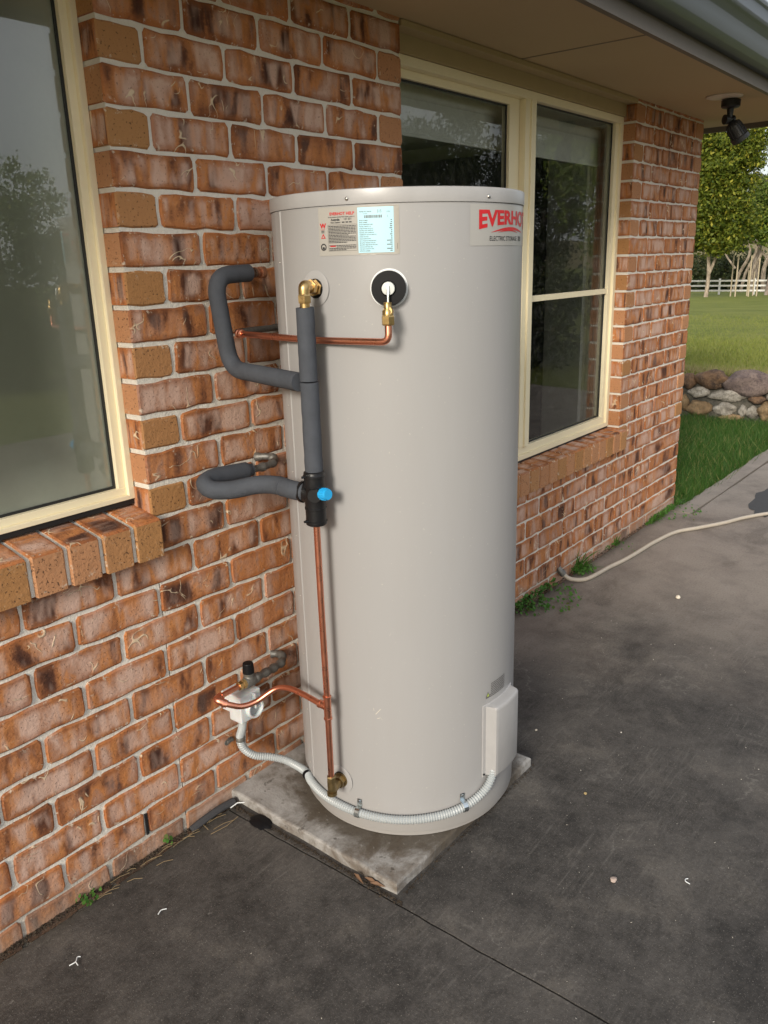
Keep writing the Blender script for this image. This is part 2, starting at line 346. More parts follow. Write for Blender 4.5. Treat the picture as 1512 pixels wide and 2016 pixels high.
# ---------------------------------------------------------------- mesh helpers
def link(name, me, parent=None, loc=None):
    o = bpy.data.objects.new(name, me); col.objects.link(o)
    if parent: o.parent = parent
    if loc is not None: o.location = loc
    return o
def tag(o, label, cat, group=None):
    o['label'] = label; o['category'] = cat
    if group: o['group'] = group
    return o
def thing(name, label, cat, loc=(0, 0, 0), group=None):
    o = bpy.data.objects.new(name, None); o.empty_display_size = .05; col.objects.link(o); o.location = loc
    return tag(o, label, cat, group)
def mesh(verts, faces, mat, smooth=False, name='mesh'):
    me = bpy.data.meshes.new(name); me.from_pydata([tuple(v) for v in verts], [], faces); me.update()
    if mat: me.materials.append(mat)
    if smooth: me.polygons.foreach_set('use_smooth', [True] * len(me.polygons))
    return me
class MB:
    """collects primitives into one mesh"""
    def __init__(s): s.v = []; s.f = []; s.sm = []
    def add(s, v, f, smooth=False):
        k = len(s.v); s.v += [tuple(q) for q in v]; s.f += [tuple(i + k for i in g) for g in f]; s.sm += [smooth] * len(f); return s
    def box(s, x0, x1, y0, y1, z0, z1, b=0):
        if b <= 0:
            v = [(x, y, z) for x in (x0, x1) for y in (y0, y1) for z in (z0, z1)]
            return s.add(v, [(0, 1, 3, 2), (4, 6, 7, 5), (0, 4, 5, 1), (2, 3, 7, 6), (0, 2, 6, 4), (1, 5, 7, 3)])
        bm = bmesh.new(); bmesh.ops.create_cube(bm, size=1)
        for q in bm.verts: q.co = ((x0 + x1) / 2 + q.co.x * (x1 - x0), (y0 + y1) / 2 + q.co.y * (y1 - y0), (z0 + z1) / 2 + q.co.z * (z1 - z0))
        bmesh.ops.bevel(bm, geom=bm.edges[:], offset=b, segments=2, affect='EDGES', profile=.6)
        bm.verts.index_update(); v = [q.co[:] for q in bm.verts]; f = [[q.index for q in g.verts] for g in bm.faces]; bm.free()
        return s.add(v, f)
    def lathe(s, prof, origin, axis, n=24, smooth=True, caps=True):
        ax = Vector(axis).normalized(); a = ax.orthogonal().normalized(); b = ax.cross(a); o = Vector(origin)
        v = []; f = []
        for r, h in prof:
            for i in range(n):
                t = 2 * math.pi * i / n; v.append(o + ax * h + (a * math.cos(t) + b * math.sin(t)) * r)
        for j in range(len(prof) - 1):
            for i in range(n):
                k = (i + 1) % n; f.append((j * n + i, j * n + k, (j + 1) * n + k, (j + 1) * n + i))
        if caps:
            f.append(tuple(range(n))[::-1]); f.append(tuple((len(prof) - 1) * n + i for i in range(n)))
        return s.add(v, f, smooth)
    def tube(s, pts, r, n=14, smooth=True):
        pts = [Vector(p) for p in pts]; m_ = len(pts)
        rs = r if isinstance(r, (list, tuple)) else [r] * m_
        T = [(pts[min(i + 1, m_ - 1)] - pts[max(i - 1, 0)]).normalized() for i in range(m_)]
        a = T[0].orthogonal().normalized(); v = []; f = []
        for i in range(m_):
            a = (a - T[i] * a.dot(T[i])).normalized(); b = T[i].cross(a)
            for k in range(n):
                t = 2 * math.pi * k / n; v.append(pts[i] + (a * math.cos(t) + b * math.sin(t)) * rs[i])
        for i in range(m_ - 1):
            for k in range(n):
                q = (k + 1) % n; f.append((i * n + k, i * n + q, (i + 1) * n + q, (i + 1) * n + k))
        f.append(tuple(range(n))[::-1]); f.append(tuple((m_ - 1) * n + k for k in range(n)))
        return s.add(v, f, smooth)
    def me(s, mat):
        me = bpy.data.meshes.new('mesh'); me.from_pydata(s.v, [], s.f); me.update()
        me.materials.append(mat); me.polygons.foreach_set('use_smooth', s.sm)
        try:
            me.shade_auto_smooth
        except Exception: pass
        return me
    def build(s, name, mat, parent=None, loc=None):
        me = s.me(mat)
        if any(s.sm):
            # keep flat caps crisp on smooth lathes
            bm = bmesh.new(); bm.from_mesh(me)
            for e in bm.edges:
                if len(e.link_faces) == 2 and e.calc_face_angle(0) > R(42): e.smooth = False
            bm.to_mesh(me); bm.free()
        return link(name, me, parent, loc)
def spline(pts, step=.006):
    P = [Vector(p) for p in pts]; P = [P[0] * 2 - P[1]] + P + [P[-1] * 2 - P[-2]]; out = []
    for i in range(1, len(P) - 2):
        n = max(2, int((P[i + 1] - P[i]).length / step))
        for k in range(n):
            t = k / n; a, b, c, d = P[i - 1], P[i], P[i + 1], P[i + 2]
            out.append(.5 * ((2 * b) + (c - a) * t + (2 * a - 5 * b + 4 * c - d) * t * t + (3 * b - a - 3 * c + d) * t ** 3))
    out.append(P[-2]); return out
def fillet(pts, r, seg=8):
    P = [Vector(p) for p in pts]; out = [P[0]]
    for i in range(1, len(P) - 1):
        a = (P[i - 1] - P[i]); b = (P[i + 1] - P[i]); ra = min(r, a.length * .48, b.length * .48)
        p0 = P[i] + a.normalized() * ra; p1 = P[i] + b.normalized() * ra
        for k in range(seg + 1):
            t = k / seg; out.append(p0 * (1 - t) ** 2 + P[i] * 2 * t * (1 - t) + p1 * t * t)
    out.append(P[-1]); return out

# ================================================================ GROUND
GX = 7.12      # where the upper lawn begins
def lawn_z(x): return .38 - .032 * (x - 7.1)
def structure(o): o['kind'] = 'structure'; return o
# earth sheet under everything
gm = MB(); gm.box(-140, 260, -160, 0, -.9, -.055); gm.box(-140, 260, 0, 160, -.9, -.055)
gm = MB(); gm.add([(-160, -160, -.055), (6.98, -160, -.055), (6.98, 160, -.055), (-160, 160, -.055)], [(0, 1, 2, 3)])
structure(gm.build('ground', M['lawn']))
# upper lawn terrace, falling gently away
vx = list(np.concatenate([np.linspace(7.02, 20, 30), np.linspace(22, 90, 35), np.linspace(100, 420, 12)]))
vy = list(np.concatenate([np.linspace(-200, -12, 20), np.linspace(-10, 40, 60), np.linspace(45, 260, 20)]))
V = []; Fc = []
for x in vx:
    for y in vy:
        z = lawn_z(min(x, 90)) + .05 * noise.noise(Vector((x * .15, y * .15, 0))) * min(1, (x - 7) / 5) + (0 if x < 90 else (x - 90) * .012)
        if x < 7.03: z = lawn_z(x) - .02
        if y < -1.1: z = z * min(1, max(0, (x - 7) / (4 + 3 * min(2, -1.1 - y)))) - .06 * max(0, 1 - (x - 7) / 3)
        V.append((x, y, z))
ny = len(vy)
for i in range(len(vx) - 1):
    for j in range(ny - 1): Fc.append((i * ny + j, (i + 1) * ny + j, (i + 1) * ny + j + 1, i * ny + j + 1))
structure(link('upper_lawn', mesh(V, Fc, M['lawn'], True)))

def jitter_line(p0, p1, n, amp, seed):
    r_ = random.Random(seed); a = Vector((*p0, 0)); b = Vector((*p1, 0)); d = (b - a).normalized(); nrm = Vector((-d.y, d.x, 0)); out = []
    off = 0
    for i in range(n + 1):
        off = off * .6 + r_.uniform(-amp, amp); out.append(a.lerp(b, i / n) + nrm * (off if 0 < i < n else 0))
    return out
def slab(name, poly, top=0., bot=-.09):
    n = len(poly); v = [(p[0], p[1], top) for p in poly] + [(p[0], p[1], bot) for p in poly]
    f = [tuple(range(n))] + [(i, i + n, (i + 1) % n + n, (i + 1) % n) for i in range(n)]
    bm = bmesh.new(); bv = [bm.verts.new(q) for q in v]
    for g in f: bm.faces.new([bv[i] for i in g])
    bmesh.ops.recalc_face_normals(bm, faces=bm.faces[:]); me = bpy.data.meshes.new(name); bm.to_mesh(me); bm.free()
    me.materials.append(M['concrete']); return structure(link(name, me))
left_edge = jitter_line((.122, -.03), (.116, -5.5), 160, .0016, 3)
slab('concrete_paving', [(-6, -.03), (-6, -5.5), *[(p.x, p.y) for p in reversed(left_edge)]])
right_edge = [(p.x + .0055, p.y) for p in left_edge]
far_edge = jitter_line((3.70, -.172), (12, -.30), 60, .003, 5)
slab('concrete_driveway', [*[(x, y) for x, y in right_edge][0:], (12, -5.5), *[(p.x, p.y) for p in reversed(far_edge)], (3.70, -.022), (.84, -.022)][0:])
edgeB = jitter_line((3.72, -.155), (12, -.28), 60, .003, 6); edgeT = jitter_line((3.87, -.050), (12, -.16), 110, .008, 9)
slab('concrete_path', [(3.72, -.022), *[(p.x, p.y) for p in edgeB], *[(p.x, p.y) for p in reversed(edgeT)], (3.87, -.022)])
# damp dark patch by the hose
wp = []
for i in range(46):
    t = 2 * math.pi * i / 46; r_ = 1 + .28 * noise.noise(Vector((math.cos(t) * 2.2, math.sin(t) * 2.2, 4))) + .16 * noise.noise(Vector((math.cos(t) * 9, math.sin(t) * 9, 1)))
    wp.append((4.42 + .52 * r_ * math.cos(t), -.50 + .13 * r_ * math.sin(t), .003))
wm = simple('damp_concrete', (.028, .026, .025), .7, var=.4, nscale=30)
o = link('wet_patch', mesh(wp, [tuple(range(46))], wm)); o['kind'] = 'structure'

# ================================================================ HOUSE
Z0 = 25.6 * .086
house = thing('brick_house', 'orange brown brick house wall with cream windows under a brown soffit', 'house')
XR = 2.912; XE = 3.862; ZS = 2.216     # right reveal, house corner, soffit
def gx(u):
    if u <= 1.07: return u
    if u <= 2.88: return 1.07 + (u - 1.07) * (XR - 1.07) / 1.81
    return u + XR - 2.88
WL = dict(x0=-1.42, x1=.0, k0=0, k1=15)     # left window opening (course 0..14)
WR = dict(x0=1.07, x1=XR, k0=0, k1=18)
# mortar body
wm_ = MB(); yf, yb = .0045, .11
def zk(k): return Z0 - .086 * k
wm_.box(-4.2, WL['x0'], yf, yb, -.08, ZS + .1)
wm_.box(WL['x0'], WL['x1'], yf, yb, -.08, zk(16))
wm_.box(WL['x1'] + .004, WR['x0'] - .004, yf, yb, -.08, ZS + .1)
wm_.box(WR['x0'] - .004, WR['x1'] + .004, yf, yb, -.08, zk(19))
wm_.box(WR['x1'] + .004, XE - .004, yf, yb, -.08, ZS + .1)
wm_.box(XE - .11, XE - .0045, yb, 2.70, -.08, ZS + .1)
wall = wm_.build('wall', M['mortar'], house)

# --- brick meshes -----------------------------------------------------------
def brick_mesh(L, H, D, plain_front, seed, side=None, plain_side=0, jit=.0030):
    """front face at y=0 looking to -Y, x 0..L, z 0..H, body to +Y. side '-x' shows the left end too."""
    r_ = random.Random(seed); rnd = r_.random()
    nx = max(3, int(round(L / .046))); V = []; Fq = []; info = []
    cr = .0075
    ring = []
    # outline, counter clockwise seen from the front, corners clipped
    def bow(t): return r_.uniform(-jit, jit)
    for i in range(nx + 1):
        x = cr + (L - 2 * cr) * i / nx; ring.append((x, bow(0)))
    ring.append((L + bow(0) * .6, cr * 1.1)); ring.append((L + bow(0) * .6, H * .5)); ring.append((L + bow(0) * .6, H - cr * 1.1))
    for i in range(nx, -1, -1):
        x = cr + (L - 2 * cr) * i / nx; ring.append((x, H + bow(0)))
    if side == '-x': ring += [(-.0002, H - .002), (-.0002, H * .5), (-.0002, .002)]
    else: ring += [(bow(0) * .6, H - cr * 1.1), (bow(0) * .6, H * .5), (bow(0) * .6, cr * 1.1)]
    n = len(ring); c = (L / 2, H / 2)
    ins = .0042
    def inset(p):
        dx = ins if p[0] < L * .02 else (-ins if p[0] > L * .98 else 0); dz = ins if p[1] < H * .12 else (-ins if p[1] > H * .88 else 0)
        return (p[0] + dx, p[1] + dz)
    yy = r_.uniform(-.0016, .0012)
    inner = [inset(p) for p in ring]
    V += [(p[0], yy + r_.uniform(-.0004, .0004), p[1]) for p in inner]
    V += [(p[0], yy + .0035, p[1]) for p in ring]
    V += [(p[0], D, p[1]) for p in ring]
    Fq.append(tuple(range(n))); info.append('f')
    for i in range(n):
        j = (i + 1) % n
        Fq.append((i, i + n, j + n, j)); info.append('f')
        Fq.append((i + n, i + 2 * n, j + 2 * n, j + n)); info.append('s')
    me = bpy.data.meshes.new('brick'); me.from_pydata(V, [], Fq); me.update()
    bm = bmesh.new(); bm.from_mesh(me); bmesh.ops.recalc_face_normals(bm, faces=bm.faces[:])
    bm.to_mesh(me); bm.free()
    me.uv_layers.new(name='UVMap'); me.color_attributes.new('info', 'FLOAT_COLOR', 'CORNER'); uvl = me.uv_layers['UVMap']; ca = me.color_attributes['info']
    lx = max(L / .23, .5) if not plain_front else 1
    for pi, poly in enumerate(me.polygons):
        nrm = poly.normal; left = nrm.x < -.7 and side == '-x'
        pl = plain_side if left else (plain_front if info[pi] == 'f' or True else 1)
        for li in poly.loop_indices:
            q = me.vertices[me.loops[li].vertex_index].co
            if left: uvl.data[li].uv = (min(1, q.y / D), q.z / H)
            else: uvl.data[li].uv = (q.x / L, q.z / H)
            ca.data[li].color = (pl, 0, rnd, 1)
    me.materials.append(M['brick']); return me
BH = .0765
pool = {}
def get_brick(L, D, pf, side, ps):
    key = (round(L, 3), D, pf, side, ps)
    lst = pool.setdefault(key, [])
    nv = 8 if L > .2 else 5
    if len(lst) < nv: lst.append(brick_mesh(L, BH, D, pf, int(L * 1000) * 7 + int(pf) * 131 + int(ps) * 57 + (311 if side else 0) + len(lst) * 31 + random.randint(0, 999), side, ps)); return lst[-1]
    return random.choice(lst)
def hpix(p):
    d = Vector(p) - CAM; w_ = d.dot(F_)
    if w_ < .1: return None
    return 756 + 1613.5 * d.dot(R_) / w_, 1008 - 1613.5 * d.dot(U_) / w_, w_
bricks = []   # (mesh, location, area)
def place(x0, x1, k, side=None, pf=0, ps=0, D=.06, z=None):
    L = x1 - x0
    if L < .018: return
    zz = (zk(k + 1) + .0048) if z is None else z
    me = get_brick(L, D, pf, side, ps)
    p = Vector((x0, 0, zz)); s = hpix((x0 + L / 2, 0, zz + .038))
    a = 0
    if s and -60 < s[0] < 1570 and -60 < s[1] < 2070:
        a = hpix((x0, 0, zz)); b = hpix((x1, 0, zz)); cc = hpix((x0, 0, zz + BH)); a = abs((b[0] - a[0]) * (cc[1] - a[1])) if a and b and cc else 0
        if 585 < s[0] < 1000 and s[1] > 385: a *= .02
    bricks.append((me, p, a))
J = .005
for k in range(-1, 26):
    off = .115 if k % 2 == 0 else .235
    joints = [off + .24 * n for n in range(-18, 14)]
    # spans of solid wall in this course
    spans = []
    if k < 15: spans += [(-2.2, WL['x0'], None), (0, 1.07, '-x')]
    elif k == 15: spans += [(-2.2, WL['x0'], None), (0.004, 1.07, None)]
    elif k < 18: spans += [(-2.2, 1.07, None)]
    elif k >= 19: spans += [(-2.2, XE, None)]
    if k == 18: spans += [(-2.2, 1.07, None)]
    if k <= 18: spans += [(XR, XE, '-x')]
    for a, b, sd in spans:
        if a == XR: js = [XR + (.115 if k % 2 == 0 else .235) + .24 * n for n in range(0, 4)]
        else: js = [gx(j) for j in joints]
        js = [j for j in js if a + .03 < j < b - .03]
        xs = [a] + js + [b]
        for i in range(len(xs) - 1):
            x0 = xs[i] + (J if i > 0 else 0); x1 = xs[i + 1] - (J if i < len(xs) - 2 else 0)
            if i == 0 and sd is None and a > -2: x0 += .003
            first = i == 0 and sd == '-x'
            short = (x1 - x0) < .13
            # bond at corners: header on the front means stretcher in the reveal and the other way round
            end_face = (first and short) or (short and i == len(xs) - 2)
            place(x0, x1, k, '-x' if first else None, 1 if end_face else 0, 0 if short else 1, .1025 if first else .06)
wh = MB(); wh.box(-.129, -.1225, -.0005, .004, .060, .124); wh.build('weep_hole', M['gasket'], wall)
bricks.sort(key=lambda q: -q[2])
NB_MAX = 272
for i, (me, p, a) in enumerate(bricks[:NB_MAX]):
    link('brick', me, wall, p)
# the remaining bricks, joined
bm = bmesh.new()
for me, p, a in bricks[NB_MAX:]:
    k = len(bm.verts); bm.from_mesh(me); bm.verts.ensure_lookup_table()
    sub = bm.verts[k:]
    for v_ in sub: v_.co += p
    ly = bm.loops.layers.float_color.get('info'); rv = random.random()
    for f_ in {f2 for v_ in sub for f2 in v_.link_faces}:
        for lp in f_.loops:
            c_ = lp[ly]; lp[ly] = (c_[0], 0, rv, 1)
me = bpy.data.meshes.new('bricks'); bm.to_mesh(me); bm.free()
if not me.materials: me.materials.append(M['brick'])
o = link('bricks', me, wall); o['kind'] = 'stuff'

# --- brick-on-edge sills
def sill_brick(xa, xb, zfb, zft, yfr, ybk, zbt, seed):
    """sloping sill brick: front face plain, sloping top"""
    r_ = random.Random(seed); j = lambda a=.0015: r_.uniform(-a, a)
    b = .005
    prof = [(yfr, zfb), (yfr + j(.0008), (zfb + zft) / 2), (yfr, zft - b), (yfr + b, zft), ((yfr + ybk) / 2, (zft + zbt) / 2 + j(.001)), (ybk, zbt), (ybk, zfb)]
    V = []
    for x, e in ((xa, 1), (xa + b * .8, 0), (xb - b * .8, 0), (xb, 1)):
        for (y, z) in prof:
            V.append((x + j(.0007), y + (.0035 if e and y < yfr + .02 else 0), z - (.003 if e and z > zfb + .02 else 0) + (.003 if e and z <= zfb else 0)))
    n = len(prof); Fq = []
    for s_ in range(3):
        for i in range(n):
            q = (i + 1) % n; Fq.append((s_ * n + i, s_ * n + q, (s_ + 1) * n + q, (s_ + 1) * n + i))
    Fq.append(tuple(range(n))[::-1]); Fq.append(tuple(3 * n + i for i in range(n)))
    me = bpy.data.meshes.new('sill_brick'); me.from_pydata(V, [], Fq); me.update()
    bm = bmesh.new(); bm.from_mesh(me); bmesh.ops.recalc_face_normals(bm, faces=bm.faces[:]); bm.to_mesh(me); bm.free()
    me.uv_layers.new(name='UVMap'); me.color_attributes.new('info', 'FLOAT_COLOR', 'CORNER'); uvl = me.uv_layers['UVMap']; ca = me.color_attributes['info']; rnd = r_.random()
    for poly in me.polygons:
        top = poly.normal.z > .5
        for li in poly.loop_indices:
            q = me.vertices[me.loops[li].vertex_index].co
            uvl.data[li].uv = ((q.y - yfr) / .2, (q.x - xa) / max(.01, xb - xa)) if top else ((q.x - xa) / .076, (q.z - zfb) / .1)
            ca.data[li].color = (0 if top else 1, 0, rnd, 1)
    me.materials.append(M['brick']); return me
def sill(xl, xr, pitch, zfb, zft, zbt, seed):
    mb = MB(); yfr, ybk = -.032, .088
    y2 = yfr + .007
    prof = [(y2, zfb + .004), (y2, zft - .007), (yfr + .012, zft - .0045), (ybk, zbt - .004), (ybk, zfb + .004)]
    n = len(prof); V = [(x, y, z) for x in (xl + .003, xr - .003) for (y, z) in prof]
    mb.add(V, [(i, (i + 1) % n, n + (i + 1) % n, n + i) for i in range(n)] + [tuple(range(n))[::-1], tuple(range(n, 2 * n))])
    s_ = mb.build('window_sill', M['mortar'], house)
    x = xr; i = 0
    while x - .05 > xl:
        xa = max(xl, x - pitch + .010); link('sill_brick', sill_brick(xa, x, zfb, zft, yfr, ybk, zbt, seed + i), s_); x -= pitch; i += 1
    return s_
sill(-1.42, .004, .0885, .826, .923, .944, 100)
sill(1.076, 2.946, .0875, .537, .638, .648, 300)

# --- windows
def window_frame(parts, name_parent, M_):
    return parts
winL = MB()
def rail(mb, x0, x1, z0, z1, horiz, y0=.062, y1=.118):
    """aluminium section: two stepped faces"""
    mb.box(x0, x1, y0 + .010, y1, z0, z1, .0015)
    if horiz: mb.box(x0 + .0, x1 - .0, y0, y0 + .012, z0 + (z1 - z0) * .0, z0 + (z1 - z0) * .42, .0012)
    else: mb.box(x0 + (x1 - x0) * .62, x1, y0, y0 + .012, z0, z1, .0012)
def make_window(x0, x1, z0, z1, fl, fr, fb, ft, mull, glassm, label, y=.062):
    fm = MB()
    # right jamb
    fm.box(x1 - fr, x1 - fr * .45, y + .012, y + .055, z0 + fb, z1 - ft, .0012); fm.box(x1 - fr * .45, x1, y, y + .055, z0, z1, .0012)
    fm.box(x0, x0 + fl * .45, y, y + .055, z0, z1, .0012); fm.box(x0 + fl * .45, x0 + fl, y + .012, y + .055, z0 + fb, z1 - ft, .0012)
    fm.box(x0 + fl * .45, x1 - fr * .45, y, y + .055, z0, z0 + fb * .38, .0012); fm.box(x0 + fl * .45, x1 - fr * .45, y + .010, y + .055, z0 + fb * .38, z0 + fb, .0012)
    fm.box(x0 + fl * .45, x1 - fr * .45, y, y + .055, z1 - ft, z1, .0012)
    for (a, b) in mull:
        fm.box(a, a + (b - a) * .5, y + .006, y + .055, z0 + fb, z1 - ft, .0012); fm.box(a + (b - a) * .5, b, y - .002, y + .055, z0 + fb, z1 - ft, .0012)
    fr_ = fm.build('window', M['cream'], house); fr_['label'] = label
    g = MB(); g.box(x0 + .01, x1 - .002, y + .004, y + .05, z0 - .014, z0 - .001); g.build('gasket', M['gasket'], fr_)
    return fr_
wl = make_window(-1.415, .0, .961, 2.142, .03, .036, .030, .03, [(-.78, -.72)], None, 'cream framed bathroom window with obscure glass')
def pane(parent, x0, x1, z0, z1, y, mat, thick=0, seal=.006):
    g = MB()
    if thick: g.box(x0, x1, y, y + thick, z0, z1)
    else: g.add([(x0, y, z0), (x1, y, z0), (x1, y, z1), (x0, y, z1)], [(0, 1, 2, 3)])
    g.build('pane', mat, parent)
    s = MB()
    for a, b, c, d in ((x0, x0 + seal, z0, z1), (x1 - seal, x1, z0, z1), (x0 + seal, x1 - seal, z0, z0 + seal), (x0 + seal, x1 - seal, z1 - seal, z1)): s.box(a, b, y - .006, y - .001, c, d)
    s.build('seal', M['gasket'], parent)
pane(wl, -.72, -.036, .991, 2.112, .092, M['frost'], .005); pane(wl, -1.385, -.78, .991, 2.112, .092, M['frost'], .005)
wr = make_window(1.072, 2.912, .656, 2.142, .04, .062, .056, .03, [(1.972, 2.046)], None, 'wide cream sliding window with a thin glazing bar')
# sliding sash on the left half, set further back
sm = MB()
sm.box(1.892, 1.968, .094, .128, .70, 2.112, .0015); sm.box(1.115, 1.16, .094, .128, .70, 2.112, .0015)
sm.box(1.16, 1.892, .094, .128, .70, .745, .0015); sm.box(1.16, 1.892, .094, .128, 2.085, 2.112, .0015)
sm.build('sash', M['cream'], wr)
pane(wr, 1.16, 1.892, .745, 2.085, .112, M['glass'])
pane(wr, 2.046, 2.852, .712, 2.112, .096, M['glass'])
b_ = MB(); b_.box(2.046, 2.852, .078, .094, 1.333, 1.358, .001); b_.build('glazing_bar', M['cream'], wr)
b_ = MB(); b_.box(1.16, 1.892, .098, .110, 1.333, 1.358, .001); b_.build('glazing_bar', M['cream'], wr)
# head trim above the windows
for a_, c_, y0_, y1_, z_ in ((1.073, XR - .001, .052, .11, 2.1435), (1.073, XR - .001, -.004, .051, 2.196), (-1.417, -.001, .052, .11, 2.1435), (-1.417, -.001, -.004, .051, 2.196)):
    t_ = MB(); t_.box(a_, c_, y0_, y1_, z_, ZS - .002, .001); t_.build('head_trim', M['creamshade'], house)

# --- rooms behind the glass
M['roomwall'] = simple('room_wall_paint', (.85, .85, .80), .8)
M['roomdark'] = simple('dark_furniture', (.025, .027, .04), .6)
M['floorc'] = simple('room_carpet', (.10, .085, .07), .9)
rm = MB()
rm.box(1.0, 1.25, 2.6, 2.65, 0.1, 2.4); rm.box(3.0, 3.74, 2.6, 2.65, 0.1, 2.4); rm.box(1.25, 3.0, 2.6, 2.65, .1, .8); rm.box(1.25, 3.0, 2.6, 2.65, 2.12, 2.4); rm.box(.95, 1.0, .125, 2.65, .1, 2.4); rm.box(3.70, 3.745, .125, 2.599, .1, 2.4); rm.box(1.0, 3.70, .125, 2.599, 2.36, 2.4)  # opening in the unseen back wall, added to bring sky light in
rm.box(1.0, 3.70, .125, .16, .1, .64); rm.box(XR + .01, 3.70, .125, .16, .64, 2.36); rm.box(1.0, XR + .01, .125, .16, 2.15, 2.36)
rm.build('room_wall', M['roomwall'], house)
f_ = MB(); f_.box(.96, 3.73, .13, 2.64, .0, .099); f_.build('room_floor', M['floorc'], house)
f_ = MB(); f_.box(3.3, 3.69, .86, 2.55, .1, 2.1); f_.box(1.2, 2.6, 1.9, 2.5, .1, .85); f_.build('wardrobe', M['roomdark'], house)
bl = MB(); bl.lathe([(.028, 0), (.028, 1.86)], (1.06, .205, 2.075), (1, 0, 0), 18)
bl.box(1.08, 2.90, .186, .188, 1.945, 2.075); bl.box(1.08, 2.90, .180, .194, 1.932, 1.946, .003)
bl.build('roller_blind', simple('blind_fabric', (.80, .80, .74), .7), house)
cu = []; cf = []
nu = 70
for i in range(nu + 1):
    x = 2.915 + .27 * i / nu; y = .225 + .016 * math.sin(i * 1.05) + .008 * math.sin(i * .37); cu += [(x, y, .35), (x, y, 2.12)]
for i in range(nu): cf.append((2 * i, 2 * i + 2, 2 * i + 3, 2 * i + 1))
link('curtain', mesh(cu, cf, simple('curtain_cloth', (.88, .84, .76), .85), True), house)
# bathroom
rb = MB(); rb.box(-1.5, .02, 1.5, 1.55, .5, 2.3); rb.box(-1.55, -1.5, .125, 1.55, .5, 2.3); rb.box(.03, .08, .125, 1.499, .5, 2.3); rb.box(-1.5, .02, .125, 1.499, 2.25, 2.3); rb.box(-1.5, .02, .125, 1.499, .5, .55)
rb.build('bathroom_wall', simple('bathroom_tile', (.34, .36, .27), .5), house)
rs = MB(); rs.box(-1.42, .025, .125, .26, .93, .965); rs.box(.004, .024, .125, .30, .966, 2.14); rs.build('inner_ledge', M['whitepl'], house)
for (x, r1, h) in ((-.205, .042, .15), (-.06, .058, .125)):
    q = thing('bottle', 'pale %s bottle blurred behind the obscure bathroom glass' % ('slim upright' if r1 < .05 else 'broad squat'), 'bottle', (x, .165 if r1 > .05 else .150, .9655))
    b_ = MB(); b_.lathe([(r1, 0), (r1, h * .62), (r1 * .75, h * .8), (r1 * .35, h * .88)], (0, 0, 0), (0, 0, 1)); b_.build('body', simple('bottle_plastic', (.80, .90, .92), .4), q)
    b_ = MB(); b_.lathe([(r1 * .4, h * .88), (r1 * .4, h)], (0, 0, 0), (0, 0, 1)); b_.build('cap', M['whitepl'], q)

# --- eaves
YE = -.515; XG = 4.16
e = MB()
e.box(-4.2, 1.806, YE, .05, ZS, ZS + .006); e.box(1.812, XG, YE, .05, ZS, ZS + .006); e.box(XE, XG, .05, 3.0, ZS, ZS + .006)
e.build('soffit', M['soffit'], house)
e = MB(); e.box(1.804, 1.814, YE + .01, -.002, ZS - .0015, ZS + .008); e.build('soffit_joint', simple('joint_strip', (.20, .155, .10), .6), house)
e = MB(); e.box(-4.2, XG, YE - .020, YE, ZS - .028, ZS + .20); e.box(XG, XG + .02, YE - .020, 3.0, ZS - .028, ZS + .16); e.build('fascia', M['fasciap'], house)
# quad gutter: swept profile
prof = [(-.021, .024), (-.050, .022), (-.074, .030), (-.090, .048), (-.100, .075), (-.108, .100), (-.122, .118), (-.130, .124), (-.136, .134), (-.136, .172), (-.142, .178), (-.146, .188), (-.141, .198), (-.130, .200), (-.124, .194), (-.128, .184), (-.128, .130), (-.098, .096), (-.080, .046), (-.021, .032)]
V = [(x, YE + a, ZS + b_2) for x in (-4.2, XG + .12) for a, b_2 in prof]; n = len(prof)
Fq = [(i, (i + 1) % n, n + (i + 1) % n, n + i) for i in range(n)] + [tuple(range(n))[::-1], tuple(range(n, 2 * n))]
link('gutter', mesh(V, Fq, M['gutter'], True), house)
# corrugated roof sheet over the eave
V = []; Fq = []; nc = 560
for i in range(nc + 1):
    x = -4.2 + (XG + 4.3) * i / nc; dz = .008 * math.sin(i / nc * (XG + 4.3) / .076 * 2 * math.pi)
    V += [(x, YE - .085, ZS + .215 + dz), (x, 3.2, ZS + .215 + 3.5 * .32 + dz)]
for i in range(nc): Fq.append((2 * i, 2 * i + 2, 2 * i + 3, 2 * i + 1))
link('roof', mesh(V, Fq, M['roofm'], True), house)
# closed back of the roof so no sky leaks into the rooms
b_ = MB(); b_.box(-4.2, XG, .115, 3.0, ZS + .02, ZS + .05); b_.build('ceiling', M['roomwall'], house)
b_ = MB(); b_.box(-4.2, .96, 2.60, 2.70, -.05, ZS + .02); b_.build('rear_wall', M['mortar'], house)

# ================================================================ WATER HEATER
TX, TY, TR = .551, -.3674, .309
def cyl(th, z, r=TR): th = R(th); return Vector((TX + r * math.cos(th), TY + r * math.sin(th), z))
heater = thing('water_heater', 'tall beige cylindrical electric water heater on a concrete plinth against the brick wall', 'water heater', (TX, TY, .045))
def hb(mb, name, mat, parent=None):
    o = mb.build(name, mat, parent or heater)
    # geometry is authored in world space
    if parent is None: o.location = (-TX, -TY, -.045)
    return o
b_ = MB(); b_.lathe([(TR - .012, .033), (TR - .012, .050), (TR - .001, .052), (TR, .056), (TR, .105), (TR, 1.2), (TR, 1.632), (TR - .004, 1.636)], (TX, TY, 0), (0, 0, 1), 160)
tank = hb(b_, 'jacket', M['tank'])
b_ = MB(); b_.lathe([(TR - .006, 1.6335), (TR + .0022, 1.6340), (TR + .0026, 1.6365), (TR + .0026, 1.660), (TR + .0018, 1.6636), (TR - .002, 1.6652), (TR - .012, 1.6655), (.2, 1.668), (.02, 1.672)], (TX, TY, 0), (0, 0, 1), 160)
lid = hb(b_, 'lid', M['lidpaint'])
